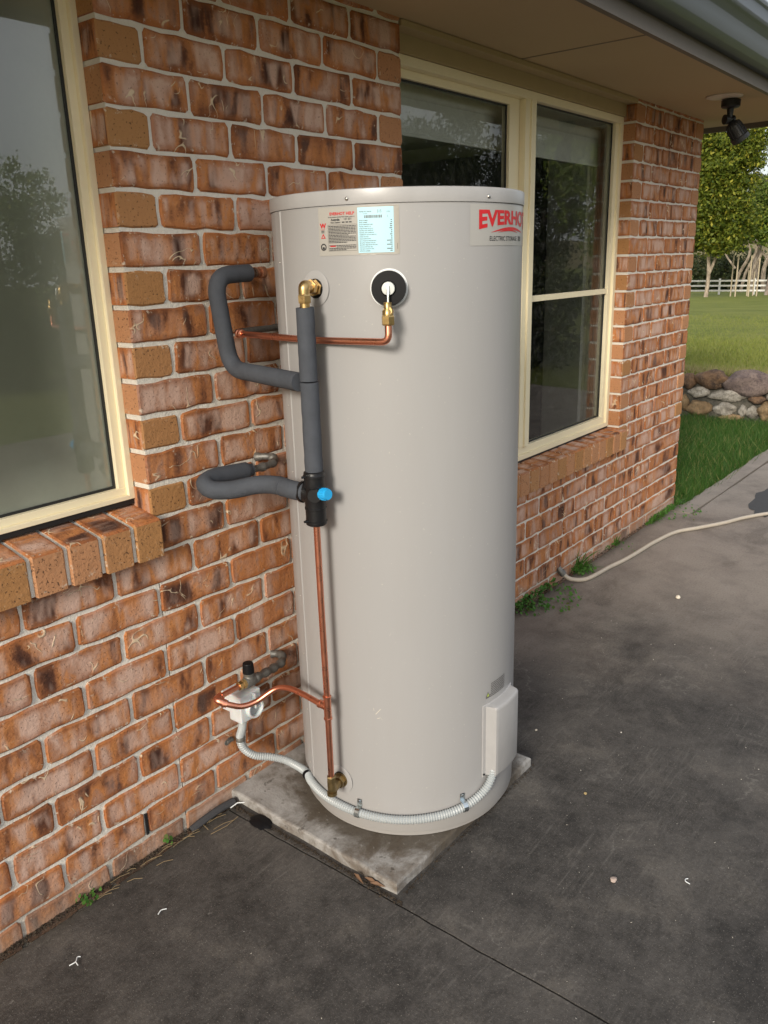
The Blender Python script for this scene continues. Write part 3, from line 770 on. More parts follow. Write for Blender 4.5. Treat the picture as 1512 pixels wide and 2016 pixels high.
# vertical jacket seam: raised strip
V = []; Fq = []
for z in (.075, 1.632):
    for th, r_ in ((150.5, TR - .001), (150.9, TR + .0022), (157.0, TR + .0022), (157.5, TR - .001)): V.append(cyl(th, z, r_))
Fq = [(0, 4, 5, 1), (1, 5, 6, 2), (2, 6, 7, 3), (0, 1, 2, 3), (4, 7, 6, 5)]
sm_ = MB(); sm_.add(V, Fq); hb(sm_, 'seam', M['tank'])
for th in (-162.5, -102.1, -42, 18):
    b_ = MB(); p = cyl(th, 1.645, TR + .002); d = (cyl(th, 1.645, 1) - Vector((TX, TY, 1.645)))
    b_.lathe([(.0042, 0), (.0042, .0015), (.0030, .0032), (.001, .0038)], p, d, 12); hb(b_, 'screw', M['screw'])
for i in range(9):
    z = .16 + i * .17
    b_ = MB(); p = cyl(154.0, z, TR + .002); b_.lathe([(.0024, 0), (.0014, .0014)], p, p - Vector((TX, TY, z)), 8); hb(b_, 'rivet', M['screw'])

# flat print wrapped on the jacket ------------------------------------------
def wrap(me_v, th0, z0, r):
    """x (metres, to the right as seen) -> angle, y -> z"""
    out = []
    for x, y in me_v:
        a = th0 + math.degrees(x / TR); out.append(cyl(a, z0 + y, r) - Vector((TX, TY, .045)))
    return out
def text_mesh(body, size, bold=0.0, sx=1.0, align='LEFT'):
    cu_ = bpy.data.curves.new('t', 'FONT'); cu_.body = body; cu_.size = size; cu_.offset = bold; cu_.resolution_u = 3; cu_.align_x = align
    ob = bpy.data.objects.new('t', cu_); col.objects.link(ob); dg = bpy.context.evaluated_depsgraph_get()
    me = bpy.data.meshes.new_from_object(ob.evaluated_get(dg)); vs = [(v.co.x * sx, v.co.y) for v in me.vertices]; fs = [tuple(p.vertices) for p in me.polygons]
    bpy.data.objects.remove(ob); bpy.data.curves.remove(cu_); bpy.data.meshes.remove(me); return vs, fs
class Print:
    def __init__(s, th0, z0, r): s.th0 = th0; s.z0 = z0; s.r = r; s.v = []; s.f = []
    def raw(s, vs, fs):
        k = len(s.v); s.v += wrap(vs, s.th0, s.z0, s.r); s.f += [tuple(i + k for i in g) for g in fs]
    def text(s, body, x, y, size, bold=0, sx=1, fn=None, align='LEFT'):
        vs, fs = text_mesh(body, size, bold, sx, align); vs = [(a + x, b + y) for a, b in vs]
        if fn: vs = [fn(a, b) for a, b in vs]
        s.raw(vs, fs)
    def rect(s, x0, x1, y0, y1, n=None):
        n = n or max(1, int((x1 - x0) / .006)); vs = []; fs = []
        for i in range(n + 1):
            x = x0 + (x1 - x0) * i / n; vs += [(x, y0), (x, y1)]
        for i in range(n): fs.append((2 * i, 2 * i + 2, 2 * i + 3, 2 * i + 1))
        s.raw(vs, fs)
    def poly(s, pts): s.raw(pts, [tuple(range(len(pts)))])
    def ring(s, cx, cy, r0, r1, n=24):
        vs = []; fs = []
        for i in range(n):
            t = 2 * math.pi * i / n; vs += [(cx + r0 * math.cos(t), cy + r0 * math.sin(t)), (cx + r1 * math.cos(t), cy + r1 * math.sin(t))]
        for i in range(n):
            j = (i + 1) % n; fs.append((2 * i, 2 * i + 1, 2 * j + 1, 2 * j))
        s.raw(vs, fs)
    def build(s, name, mat, parent): return link(name, mesh(s.v, s.f, mat), parent)
def ink(name, c, rough=.45): return simple(name, c, rough, var=.05)
I_red = ink('red_ink', (.50, .010, .014)); I_blk = ink('black_ink', (.025, .025, .028)); I_grey = ink('grey_ink', (.12, .115, .11)); I_clear = simple('clear_film', (.37, .352, .318), .26, var=.02)
I_bluebg = simple('pale_blue_label', (.42, .70, .80), .28, var=.04); I_logobg = simple('logo_film', (.355, .345, .325), .28, var=.02)
I_grey2 = simple('grey_label_edge', (.33, .31, .27), .35, var=.1, nscale=90)
# help label: origin at its top left, th -175.6, z 1.630
lab = Print(-176.2, 1.630, TR + .0008); lab.rect(0, .186, -.100, 0); lab_o = lab.build('help_label', I_clear, heater)
e_ = Print(-176.2, 1.630, TR + .0011)
eu = [(.110 + .009 * i, -.0008 + random.uniform(-.0014, .0008)) for i in range(9)] + [(.186, -.004)]
e_.raw([(.110, -.006), *eu, (.186, -.006)], [tuple(range(12))]); e_.rect(.1785, .186, -.098, -.0065)
eb = [(.100 + .0095 * i, -.100 + random.uniform(-.0014, .001)) for i in range(10)]
e_.raw([(.100, -.094), *eb, (.186, -.094)], [tuple(range(12))[::-1]]); e_.build('adhesive_edge', I_grey2, lab_o).location = (0, 0, 0)
t2 = Print(-176.2, 1.630, TR + .0014)
t2.text('EVERHOT HELP', .030, -.0165, .0082, .00025, 1.05); t2.text('W', .0042, -.042, .0135, .0006, 1.05)
t2.rect(.0045, .0165, -.0455, -.0448)
t2.poly([(.0055, -.0635), (.0175, -.0635), (.0115, -.0535)]); t2.rect(.0290, .0425, -.0815, -.0785)
t2.build('red_print', I_red, lab_o)
tw = Print(-176.2, 1.630, TR + .0017); tw.poly([(.0085, -.0620), (.0145, -.0620), (.0115, -.0572)]); tw.build('mark_centre', I_clear, lab_o)
t3 = Print(-176.2, 1.630, TR + .0014)
t3.text('For any problems with this Water Heater, contact us', .026, -.0215, .0031, .00006, .95)
t3.text('Australia', .033, -.0278, .0060, .00025); t3.text('131 031', .064, -.0270, .0058, .0001)
t3.text('New Zealand', .032, -.0330, .0044, .0001)
for x in (.0600, .0685, .0765): t3.rect(x, x + .0062, -.0328, -.0303)
for y0, y1, x0, x1 in ((-.0360, -.0364, .0245, .0935), (-.0900, -.0904, .0245, .0935)): t3.rect(x0, x1, y1, y0)
t3.rect(.0245, .0249, -.090, -.036, 1); t3.rect(.0931, .0935, -.090, -.036, 1)
rw = random.Random(5)
for i in range(17):
    y = -.0385 - i * .00305
    if i in (6,): y -= .0002
    end = .0915 if i not in (6, 11, 16) else rw.uniform(.055, .08); x = .0262
    if i == 14: x = .0450
    if i == 12: continue
    while x < end:
        w_ = rw.uniform(.0022, .0070); x2 = min(end, x + w_); t3.rect(x, x2, y - .0016, y, 1); x = x2 + .0008
t3.ring(.0112, -.0815, .0050, .0075); t3.poly([(.0082 + .0030 * (1 + math.cos(a)), -.0835 + .0026 * math.sin(a)) for a in np.linspace(0, 2 * math.pi, 12, endpoint=False)])
for i in range(3): t3.rect(.0065, .0150, -.0480 - i * .002, -.0471 - i * .002, 1)
t3.rect(.1815, .1822, -.090, -.078, 1)
t3.build('black_print', I_blk, lab_o)
bl_ = Print(-176.2, 1.630, TR + .0014); bl_.rect(.0965, .1745, -.0960, -.0035); bl_.build('rating_label', I_bluebg, lab_o)
t4 = Print(-176.2, 1.630, TR + .0018)
t4.text('WATER HOT WATER', .100, -.0135, .0032, .00008, .9); t4.text('CO-UNIT', .108, -.0175, .0028, 0, .9); t4.text('315', .139, -.0150, .0085, 0, .8); t4.text('LITRES', .159, -.0145, .0032, 0, .9)
rw = random.Random(9); x = .111
while x < .150:
    w_ = rw.uniform(.0005, .0018); t4.rect(x, x + w_, -.0255, -.0195, 1); x += w_ + rw.uniform(.0004, .0011)
t4.text('1', .1600, -.0250, .007, 0, .8)
rows = ['MODEL NUMBER', 'SERIAL NUMBER', 'DATE OF MANUFACTURE', 'STATED CAPACITY (L)', 'RATED POWER (W) (L) (U)', 'HEATING UNIT UPPER (W)', 'HEATING UNIT LOWER (W)', 'THERMOSTAT SETTING MAX (C)', 'RATED VOLTAGE', 'INSULATION RATING', 'MAX WORKING PRESSURE (kPa)', 'MAX SUPPLY PRESSURE VALVE (kPa)', 'MAX SUPPLY PRESSURE EXP VALVE (kPa)', 'T&P VALVE SETTING (kPa)', 'T&P VALVE CAPACITY (kW)', 'APPROVAL NUMBER']
for i, r_ in enumerate(rows):
    y = -.0310 - i * .00415; t4.text(r_, .0995, y, .0030, .00005, .86 if len(r_) < 28 else .74)
    wv = rw.choice([.003, .005, .006, .012]); t4.rect(.171 - wv, .171, y, y + .0019, 1)
t4.build('rating_print', I_grey, lab_o)
# logo label, right side
lo = Print(-111.6, 1.5925, TR + .0008); lo.rect(0, .300, -.0500, .037); lo_o = lo.build('logo_label', I_logobg, heater)
lt = Print(-111.6, 1.5925, TR + .0014)
xm = .140
def arch(a, b):
    # letters stand on a curved base line, tall at both ends
    t = (a - xm) / .118; base = -.0030 - .0110 * (t * t); top = .0258
    return (a, base + (b / .0300) * (top - base))
vs, fs = text_mesh('EVERHOT', .0410, .0016, 1.0)
mx_ = max(v[0] for v in vs); my_ = max(v[1] for v in vs)
vs = [arch(.022 + v[0] / mx_ * .236, v[1] / my_ * .0300) for v in vs]; lt.raw(vs, fs)
def swoosh(x0, x1, y, h, th):
    n = 26; up = []; dn = []
    for i in range(n + 1):
        t = i / n; x = x0 + (x1 - x0) * t; c_ = math.sin(math.pi * t) ** .9; up.append((x, y + h * c_)); dn.append((x, y + (h - th) * c_))
    vs = []; fs = []
    for a, b in zip(up, dn): vs += [b, a]
    for i in range(n): fs.append((2 * i, 2 * i + 2, 2 * i + 3, 2 * i + 1))
    lt.raw(vs, fs)
swoosh(.060, .225, -.0225, .0125, .0062); swoosh(.085, .185, -.0225, .0068, .0030)
lt.build('logo_print', I_red, lo_o)
lk = Print(-111.6, 1.5925, TR + .0014); lk.text('ELECTRIC STORAGE', .056, -.0395, .0138, .0001, .97); lk.text('315', .188, -.0395, .0138, .0007, .95); lk.build('logo_caption', I_blk, lo_o)

# fittings on the jacket
def outward(th, tilt=0): return Vector((math.cos(R(th)), math.sin(R(th)), tilt))
for (th, z, rr) in ((-179.5, 1.461, .039), (-179.0, .180, .040)):
    b_ = MB(); b_.lathe([(rr, 0), (rr, .0007), (rr - .001, .0012), (.022, .0012)], cyl(th, z, TR + .0003), outward(th), 40); hb(b_, 'fitting_disc', M['lidpaint'])
    b_ = MB(); b_.lathe([(.0215, .0), (.0215, .0022), (.0185, .0030), (.012, .0030)], cyl(th, z, TR + .001), outward(th), 28); hb(b_, 'grommet', M['blackrubber'])
b_ = MB(); b_.lathe([(.0415, 0), (.0415, .0012), (.030, .0016)], cyl(-146.3, 1.459, TR - .0005), outward(-146.3), 40); o = hb(b_, 'fitting_disc', M['whitepl'])
# element cover: curved box low on the right
def cover(th0, th1, z0, z1, rout):
    V = []; Fq = []; nz = [0, .012, .03, .5, .97, .988, 1]; ntt = 18
    zc = (z0 + z1) / 2
    grid = {}
    for iz, tz in enumerate(nz):
        z = z0 + (z1 - z0) * tz
        for it in range(ntt + 1):
            th = th0 + (th1 - th0) * it / ntt
            # rounded edges
            ez = min(1, min(tz, 1 - tz) / .03 + .0); et = min(1, min(it, ntt - it) / 1.3)
            k = min(1, (1 - (1 - ez) ** 3)) * (1 - (1 - et) ** 3) if 0 < tz < 1 else 0
            r_ = TR - .001 + (rout - TR) * (k if (0 < it < ntt and 0 < tz < 1) else 0)
            if it in (1, ntt - 1) and 0 < tz < 1: r_ = TR - .001 + (rout - TR) * .93 * min(1, .75 + ez * .25)
            if iz in (1, 5) and 0 < it < ntt: r_ = TR - .001 + (rout - TR) * .90
            grid[iz, it] = len(V); V.append(cyl(th, z, r_))
    for iz in range(len(nz) - 1):
        for it in range(ntt): Fq.append((grid[iz, it], grid[iz, it + 1], grid[iz + 1, it + 1], grid[iz + 1, it]))
    return V, Fq
def cover2(th0, th1, z0, z1, rout, wall_deg=.6, bev=.006):
    """side walls nearly radial, softened rim"""
    ths = [th0, th0 + wall_deg, th0 + wall_deg + .4, th0 + wall_deg + 1.6] + list(np.linspace(th0 + 4, th1 - 4, 12)) + [th1 - wall_deg - 1.6, th1 - wall_deg - .4, th1 - wall_deg, th1]
    hs = [0, .80, .94, 1.0] + [1.0] * 12 + [1.0, .94, .80, 0]
    zs = [z0, z0 + .002, z0 + .004, z0 + .010, z1 - .012, z1 - .005, z1 - .002, z1]; hz = [0, .80, .93, 1, 1, .93, .80, 0]
    V = []; Fq = []; nt_ = len(ths)
    for z, a in zip(zs, hz):
        for th, b in zip(ths, hs): V.append(cyl(th, z, TR - .001 + (rout - TR) * min(a, b)))
    for i in range(len(zs) - 1):
        for j in range(nt_ - 1): Fq.append((i * nt_ + j, i * nt_ + j + 1, (i + 1) * nt_ + j + 1, (i + 1) * nt_ + j))
    return V, Fq
V, Fq = cover2(-101.0, -75, .172, .384, TR + .031, 2.2); b_ = MB(); b_.add(V, Fq, True)
o = b_.build('element_cover', M['lidpaint'], heater); o.location = (-TX, -TY, -.045)
V, Fq = cover2(-102.8, -73.5, .168, .387, TR + .0035, .2); b_ = MB(); b_.add(V, Fq); o2 = b_.build('cover_plate', M['lidpaint'], heater); o2.location = (-TX, -TY, -.045)
b_ = MB(); b_.lathe([(.003, 0), (.002, .003)], cyl(-102.0, .178, TR + .003), outward(-101.7), 8); hb(b_, 'screw', M['blackrubber'])
# warning sticker above the cover
ws = Print(-100.5, .394, TR + .0012)
rw = random.Random(3)
for i in range(8):
    y = .046 - i * .0052; x = .020 if i < 6 else .0
    while x < .088:
        w_ = rw.uniform(.006, .016); x2 = min(.088, x + w_); ws.rect(x, x2, y, y + .0026, 2); x = x2 + .0014
ws.poly([(0, .0125), (.0155, .0125), (.0078, .028)]); wso = ws.build('warning_print', I_grey, heater)
ws = Print(-100.5, .394, TR + .0016); ws.poly([(.0028, .0142), (.0128, .0142), (.0078, .0245)]); ws.build('warning_mark', ink('yellow_green_ink', (.40, .50, .10)), wso)
# scuff on the jacket
sc_ = Print(-158, .405, TR + .0006)
for (x, y, l, a) in ((.0, .0, .022, 50), (.012, -.006, .010, -60), (.004, -.012, .008, 20), (-.004, .010, .007, 100)):
    dx, dy = math.cos(R(a)) * l, math.sin(R(a)) * l; sc_.poly([(x, y), (x + dx, y + dy), (x + dx + .001, y + dy - .0008), (x + .0012, y - .0012)])
sc_.build('scuff_mark', simple('scuff', (.62, .57, .48), .6), heater)

# ================================================================ PIPEWORK
PX, PY = .182, -.390
# upright lagged pipe with brass elbow
hotp = thing('lagged_riser_pipe', 'grey foam lagged pipe standing upright in front of the heater, brass elbow at its top', 'pipe', (PX, PY, 1.06))
def wb(mb, name, mat, parent):
    o = mb.build(name, mat, parent); o.location = -Vector(parent.location); return o
b_ = MB(); b_.tube([(PX + random.uniform(-.0006, .0006), PY, z) for z in np.linspace(1.262, 1.423, 14)], [.0205 + random.uniform(-.0005, .0005) for _ in range(14)], 22); wb(b_, 'foam_sleeve', M['foam'], hotp)
b_ = MB(); b_.tube([(PX + .001, PY, z) for z in np.linspace(1.050, 1.259, 16)], [.0212 + random.uniform(-.0005, .0005) for _ in range(16)], 22); wb(b_, 'foam_sleeve', M['foam'], hotp)
b_ = MB()
b_.lathe([(.011, 0), (.011, .018)], (PX, PY, 1.420), (0, 0, 1), 20); b_.lathe([(.0150, 0), (.0155, .004), (.0155, .016), (.0135, .020)], (PX, PY, 1.432), (0, 0, 1), 6, smooth=False)
b_.tube(fillet([(PX, PY, 1.450), (PX, PY, 1.469), (.215, -.379, 1.466)], .014), .0125, 18)
dd = (Vector((.245, -.370, 1.461)) - Vector((PX, PY, 1.469))).normalized()
b_.lathe([(.0165, 0), (.0170, .003), (.0170, .010), (.0145, .013), (.0145, .020)], Vector((.207, -.3815, 1.466)), dd, 6, smooth=False)
b_.lathe([(.0185, 0), (.0185, .010)], Vector((.2285, -.3755, 1.463)), dd, 6, smooth=False)
wb(b_, 'brass_elbow', M['brass'], hotp)
# lagged branch to the wall, rising, with capped copper end
br = thing('lagged_branch_pipe', 'grey foam lagged pipe bending up along the brick wall to a capped copper end', 'pipe', (.284, -.07, 1.493))
path = [(PX - .008, PY + .022, 1.259), (.196, -.25, 1.266), (.222, -.075, 1.262), (.207, -.07, 1.30), (.207, -.07, 1.45), (.212, -.07, 1.497), (.262, -.07, 1.499), (.315, -.07, 1.497)]
pp = fillet([path[0], (.232, -.072, 1.266), (.203, -.070, 1.493), (.318, -.07, 1.497)], .055, 12)
b_ = MB(); b_.tube(pp, .0215, 22); wb(b_, 'foam_sleeve', M['foam'], br)
b_ = MB(); b_.lathe([(.010, 0), (.010, .016), (.0125, .016), (.0125, .021), (.010, .021), (.010, .026)], (.318, -.07, 1.497), (1, 0, 0), 18); b_.tube([(.332, -.07, 1.497), (.332, .006, 1.497)], .0105, 14); wb(b_, 'brass_tee', M['dullcopper'], br)
b_ = MB(); b_.lathe([(.0125, 0), (.0125, .004), (.0108, .006), (.0108, .013), (.0145, .013), (.0150, .018), (.0150, .026), (.012, .029)], (.344, -.07, 1.497), (1, 0, 0), 20); wb(b_, 'copper_cap', simple('dull_copper_cap', (.36, .17, .10), .45, .6, var=.3, nscale=90), br)
# lower lagged loop into the tempering valve
lp = thing('lagged_loop_pipe', 'grey foam lagged pipe curling from the black mixing valve back to the brick wall', 'pipe', (.259, -.09, 1.0))
pts = [(.150, -.362, .998), (.169, -.335, 1.001), (.176, -.27, 1.002), (.158, -.22, 1.0), (.118, -.165, .988), (.090, -.128, .990), (.095, -.100, 1.001), (.135, -.088, 1.006), (.19, -.088, 1.004), (.258, -.09, 1.000)]
b_ = MB(); sp_ = spline([(.182, -.372, .998), *pts[1:]], .008); b_.tube(sp_, [.0225 if i < len(sp_) - 2 else .017 for i in range(len(sp_))], 22); wb(b_, 'foam_sleeve', M['foam'], lp)
b_ = MB(); cp_ = spline([(.171, -.30, 1.002), (.176, -.285, 1.002), (.177, -.27, 1.002)], .003); b_.tube(cp_, [.0232 if i % 2 else .0222 for i in range(len(cp_))], 22); wb(b_, 'sleeve_joint', M['foam'], lp)
b_ = MB(); sp_ = spline([(.255, -.09, 1.000), (.30, -.085, .997), (.345, -.078, .997), (.378, -.058, 1.0), (.378, -.035, 1.004), (.368, -.025, 1.006), (.360, .0, 1.003)], .007)
b_.tube(sp_, [.0095 + (.0030 if (i // 2) % 3 == 0 else 0) for i in range(len(sp_))], 14); wb(b_, 'corrugated_tail', M['oldmetal'], lp)

# tempering valve
tv = thing('tempering_valve', 'black plastic mixing valve jacket with a bright blue cap on the upright pipe', 'valve', (PX, PY, .93))
b_ = MB(); b_.lathe([(.020, .0), (.0245, .003), (.0250, .008), (.0262, .008), (.0262, .012), (.0245, .013), (.0245, .040), (.0258, .041), (.0258, .045), (.0248, .046), (.0248, .092), (.0256, .093), (.0256, .097), (.0245, .098), (.0245, .117), (.0262, .118), (.0262, .122), (.0250, .123), (.0240, .130), (.021, .132)], (PX, PY, .921), (0, 0, 1), 30)
wb(b_, 'valve_body', M['black'], tv)
sd = Vector((-.10, .85, .02)).normalized()
b_ = MB(); b_.lathe([(.0235, 0), (.0235, .030), (.0265, .031), (.0265, .037), (.0235, .041)], Vector((PX, PY, .998)), sd, 28)
b_.lathe([(.0165, 0), (.0165, .026)], Vector((PX, PY, .998)), (-.75, -.66, .05), 20)
wb(b_, 'side_port', M['black'], tv)
bd = Vector((-.10, -.98, .10)).normalized()
b_ = MB(); V0 = Vector((PX, PY, .999)) + bd * .024
prof = [(.0135, 0), (.0135, .020), (.0122, .0225), (.0122, .0235)]
b_.lathe(prof, V0, bd, 30); wb(b_, 'blue_cap', M['blue'], tv)
for i in range(10):
    pass
b_ = MB()
a1 = bd.orthogonal().normalized(); a2 = bd.cross(a1)
for i in range(16):
    t = 2 * math.pi * i / 16; c0_ = V0 + (a1 * math.cos(t) + a2 * math.sin(t)) * .0137
    b_.lathe([(.0011, .002), (.0011, .019)], c0_, bd, 5)
o = wb(b_, 'cap_ribs', M['blue'], tv); o['kind'] = 'stuff'
for z in (.934, 1.042): b_ = MB(); b_.lathe([(.0030, 0), (.0030, .010)], Vector((PX - .022, PY + .006, z)), (-.85, .4, 0), 8); wb(b_, 'clip_pin', M['black'], tv)

# copper down-pipe from the valve to the tank inlet
dp = thing('copper_down_pipe', 'straight upright copper pipe below the black valve, brass elbow at its foot', 'pipe', (PX, PY, .2))
b_ = MB(); b_.tube([(PX, PY, .921), (PX + .001, PY, .70), (PX + .003, PY - .001, .46)], .0080, 16); b_.tube([(PX + .003, PY - .001, .46), (PX + .004, PY, .222)], .0080, 16); wb(b_, 'pipe', M['copper'], dp)
b_ = MB(); tz = .430
b_.lathe([(.0098, 0), (.0112, .001), (.0112, .005), (.0098, .006), (.0098, .062), (.0112, .063), (.0112, .067), (.0098, .068)], (PX + .003, PY - .001, tz - .034), (0, 0, 1), 18)
b_.lathe([(.0098, 0), (.0098, .022), (.0112, .023), (.0112, .028), (.009, .029)], (PX + .003, PY - .001, tz), Vector((-.02, .98, .12)), 18); wb(b_, 'tee', M['copper'], dp)
b_ = MB(); b_.lathe([(.0120, 0), (.0125, .003), (.0125, .016), (.010, .019)], (PX + .004, PY, .208), (0, 0, 1), 6, smooth=False)
b_.tube(fillet([(PX + .004, PY, .210), (PX + .004, PY, .181), (.245, -.373, .180)], .012), .0115, 18)
b_.lathe([(.0135, 0), (.0135, .008)], (PX + .004, PY, .170), (0, 0, 1), 14); b_.lathe([(.0175, 0), (.0175, .014)], Vector((.222, -.379, .180)), (1, .2, 0), 6, smooth=False)
b_.lathe([(.0205, 0), (.0205, .005)], Vector((.2355, -.376, .180)), (1, .1, 0), 24)
wb(b_, 'brass_elbow', simple('old_brass', (.26, .19, .09), .42, .9, var=.4, nscale=80), dp)

# bent copper link to the inlet valve
cl = thing('copper_link_pipe', 'bent copper pipe sweeping from the down-pipe tee round to the inlet valve on the wall', 'pipe', (.063, -.115, .41))
path = [(PX + .003, PY + .020, .432), (.190, -.30, .436), (.190, -.245, .436), (.180, -.205, .424), (.142, -.172, .395), (.107, -.152, .389), (.078, -.135, .402), (.063, -.118, .412)]
b_ = MB(); b_.tube(spline(path, .006), .0078, 16); wb(b_, 'pipe', M['copper'], cl)
b_ = MB(); b_.tube(fillet([(.074, -.131, .404), (.056, -.108, .418), (.082, -.096, .412)], .018), .0105, 16); b_.lathe([(.0118, 0), (.0118, .006)], (.070, -.127, .406), (-.6, .7, .4), 16); b_.lathe([(.0118, 0), (.0118, .006)], (.078, -.098, .412), (1, .2, -.1), 16); wb(b_, 'elbow', M['copper'], cl)
b_ = MB(); b_.tube([(.080, -.0965, .412), (.166, -.080, .401)], .0078, 16); wb(b_, 'pipe', M['copper'], cl)

# inlet valve: old grey body, black knob, looping tail
iv = thing('inlet_valve', 'old grey metal pressure valve with a black ribbed knob above the white box', 'valve', (.199, -.08, .40))
b_ = MB(); b_.lathe([(.010, 0), (.0125, .001), (.0125, .010), (.0105, .011), (.0105, .014), (.0135, .015), (.0135, .024), (.010, .025)], (.158, -.0815, .402), (1, .02, -.02), 8, smooth=False); wb(b_, 'brass_union', M['brass'], iv)
b_ = MB(); b_.lathe([(.0145, 0), (.0170, .008), (.0170, .030), (.0145, .036), (.0155, .038), (.0155, .046)], (.182, -.081, .401), (1, .05, -.05), 18)
b_.lathe([(.015, 0), (.0165, .010), (.0135, .020), (.0155, .024), (.0155, .030)], (.200, -.080, .398), (0, 0, 1), 18); wb(b_, 'valve_body', M['oldmetal'], iv)
b_ = MB(); b_.lathe([(.0160, .0), (.0165, .002), (.0150, .028), (.0140, .030), (.003, .031)], (.200, -.080, .427), (0, 0, 1), 18, smooth=False); wb(b_, 'knob', M['blackrubber'], iv)
b_ = MB(); sp_ = spline([(.226, -.078, .399), (.265, -.072, .394), (.31, -.062, .388), (.352, -.053, .386), (.374, -.036, .390), (.376, -.016, .393), (.366, .003, .392)], .006)
b_.tube(sp_, [.0105 + (.0030 if (i // 3) % 2 == 0 else 0) for i in range(len(sp_))], 14); wb(b_, 'tail_pipe', M['oldmetal'], iv)

# T&P valve and its copper drain
tp = thing('relief_valve', 'black collared relief valve with a pale lever on the front of the heater', 'valve', cyl(-146.3, 1.459))
od = outward(-146.3); c0 = cyl(-146.3, 1.459, TR)
b_ = MB(); b_.lathe([(.0365, .0012), (.0375, .004), (.0375, .020), (.0360, .0245), (.017, .0248), (.0155, .020)], c0, od, 40); wb(b_, 'collar', M['blackrubber'], tp)
b_ = MB(); b_.lathe([(.0145, .016), (.0145, .028), (.0135, .031), (.004, .032)], c0, od, 26); wb(b_, 'valve_cap', simple('pale_valve_cap', (.62, .63, .60), .35), tp)
b_ = MB(); s_ = Vector((-od.y, od.x, 0)); q0 = c0 + od * .034
for sgn in (1,):
    pts_ = [q0 + Vector((0, 0, .006)), q0 + Vector((0, 0, -.012)) + od * .003, q0 + Vector((0, 0, -.036)) + od * .004, q0 + Vector((0, 0, -.042)) - od * .002]
    b_.tube(pts_, [.0030, .0030, .0026, .0024], 8)
wb(b_, 'lever', M['zinc'], tp)
g0 = cyl(-146.3, 1.4, .365)
b_ = MB(); b_.lathe([(.0085, 0), (.0120, .003), (.0120, .012), (.0085, .016), (.0085, .030)], (g0.x, g0.y, 1.402), (0, 0, 1), 16)
b_.lathe([(.0135, 0), (.0145, .003), (.0145, .018), (.0125, .022)], (g0.x, g0.y, 1.384), (0, 0, 1), 6, smooth=False)
b_.tube([(g0.x + .006, g0.y, 1.412), (g0.x - .006, g0.y - .004, 1.414)], .010, 10); wb(b_, 'brass_outlet', simple('aged_brass', (.45, .31, .13), .36, .95, var=.35, nscale=70), tp)
dr = thing('copper_drain_pipe', 'thin copper pipe running level across the heater to the wall behind the upright lagging', 'pipe', (g0.x, g0.y, 1.35))
b_ = MB(); pl = fillet([(g0.x, g0.y, 1.388), (g0.x - .003, g0.y - .003, 1.349), (.226, -.40, 1.348), (.232, -.33, 1.348), (.268, -.075, 1.350)], .026, 8)
b_.tube(pl, .0078, 16); wb(b_, 'pipe', M['copper'], dr)
b_ = MB(); b_.lathe([(.0095, 0), (.0112, .001), (.0112, .006), (.0095, .007), (.0095, .012), (.0112, .013), (.0112, .017), (.008, .018)], (.2655, -.088, 1.350), Vector((.14, 1, 0)), 16); wb(b_, 'end_fitting', M['copper'], dr)
b_ = MB(); b_.tube([(.272, -.062, 1.353), (.34, -.045, 1.353), (.43, -.038, 1.352), (.455, -.03, 1.351), (.462, .004, 1.351)], .0085, 12); wb(b_, 'wall_stub', M['oldmetal'], dr)

# white conduit box
cb = thing('conduit_box', 'small milky white plastic junction box with a round open socket under the inlet valve', 'junction box', (.19, -.06, .30))
b_ = MB(); b_.box(.148, .225, -.095, -.045, .292, .374, .004); b_.box(.160, .222, -.045, .0, .305, .362, .003); wb(b_, 'box_body', M['boxpl'], cb)
b_ = MB(); b_.lathe([(.0290, 0), (.0290, .012), (.0275, .014), (.0235, .014), (.0225, .012), (.0225, .002)], (.194, -.0945, .326), (0, -1, 0), 32, caps=False); wb(b_, 'socket_rim', M['boxpl'], cb)
b_ = MB(); b_.lathe([(.0224, 0), (.0224, .0012)], (.194, -.0947, .326), (0, -1, 0), 28); wb(b_, 'socket_recess', simple('shaded_plastic', (.34, .35, .36), .5), cb)
b_ = MB(); b_.box(.192, .196, -.108, -.0955, .326, .372, .001); b_.box(.194, .226, -.104, -.0955, .324, .328, .001); wb(b_, 'rib', M['boxpl'], cb)

# corrugated conduit
cdn = thing('flexible_conduit', 'ribbed pale grey conduit running from the white box round the foot of the heater', 'conduit', (.179, -.05, .2))
pc = [(.183, -.062, .294), (.188, -.046, .245), (.190, -.030, .205), (.197, -.034, .168), (.222, -.052, .138), (.256, -.085, .127), (.276, -.130, .121)]
for th, z in ((150, .118), (158, .114), (166, .110), (174, .107), (182, .105), (190, .103), (200, .101), (210, .100), (220, .101), (230, .104), (238, .108), (245, .114), (250, .121), (254.5, .130), (258, .144), (260.6, .160), (262, .176), (262.4, .192)):
    pc.append(tuple(cyl(th, z, TR + .0125 + (.0025 if th > 256 else 0))))
sp_ = spline(pc, .0034)
b_ = MB(); b_.tube(sp_, [.0122 if i % 2 else .0099 for i in range(len(sp_))], 16, smooth=False)
M['conduit'] = simple('pale_conduit_plastic', (.36, .385, .39), .38, var=.06, nscale=25)
o = link('conduit_tube', b_.me(M['conduit']), cdn); o.location = -Vector(cdn.location)
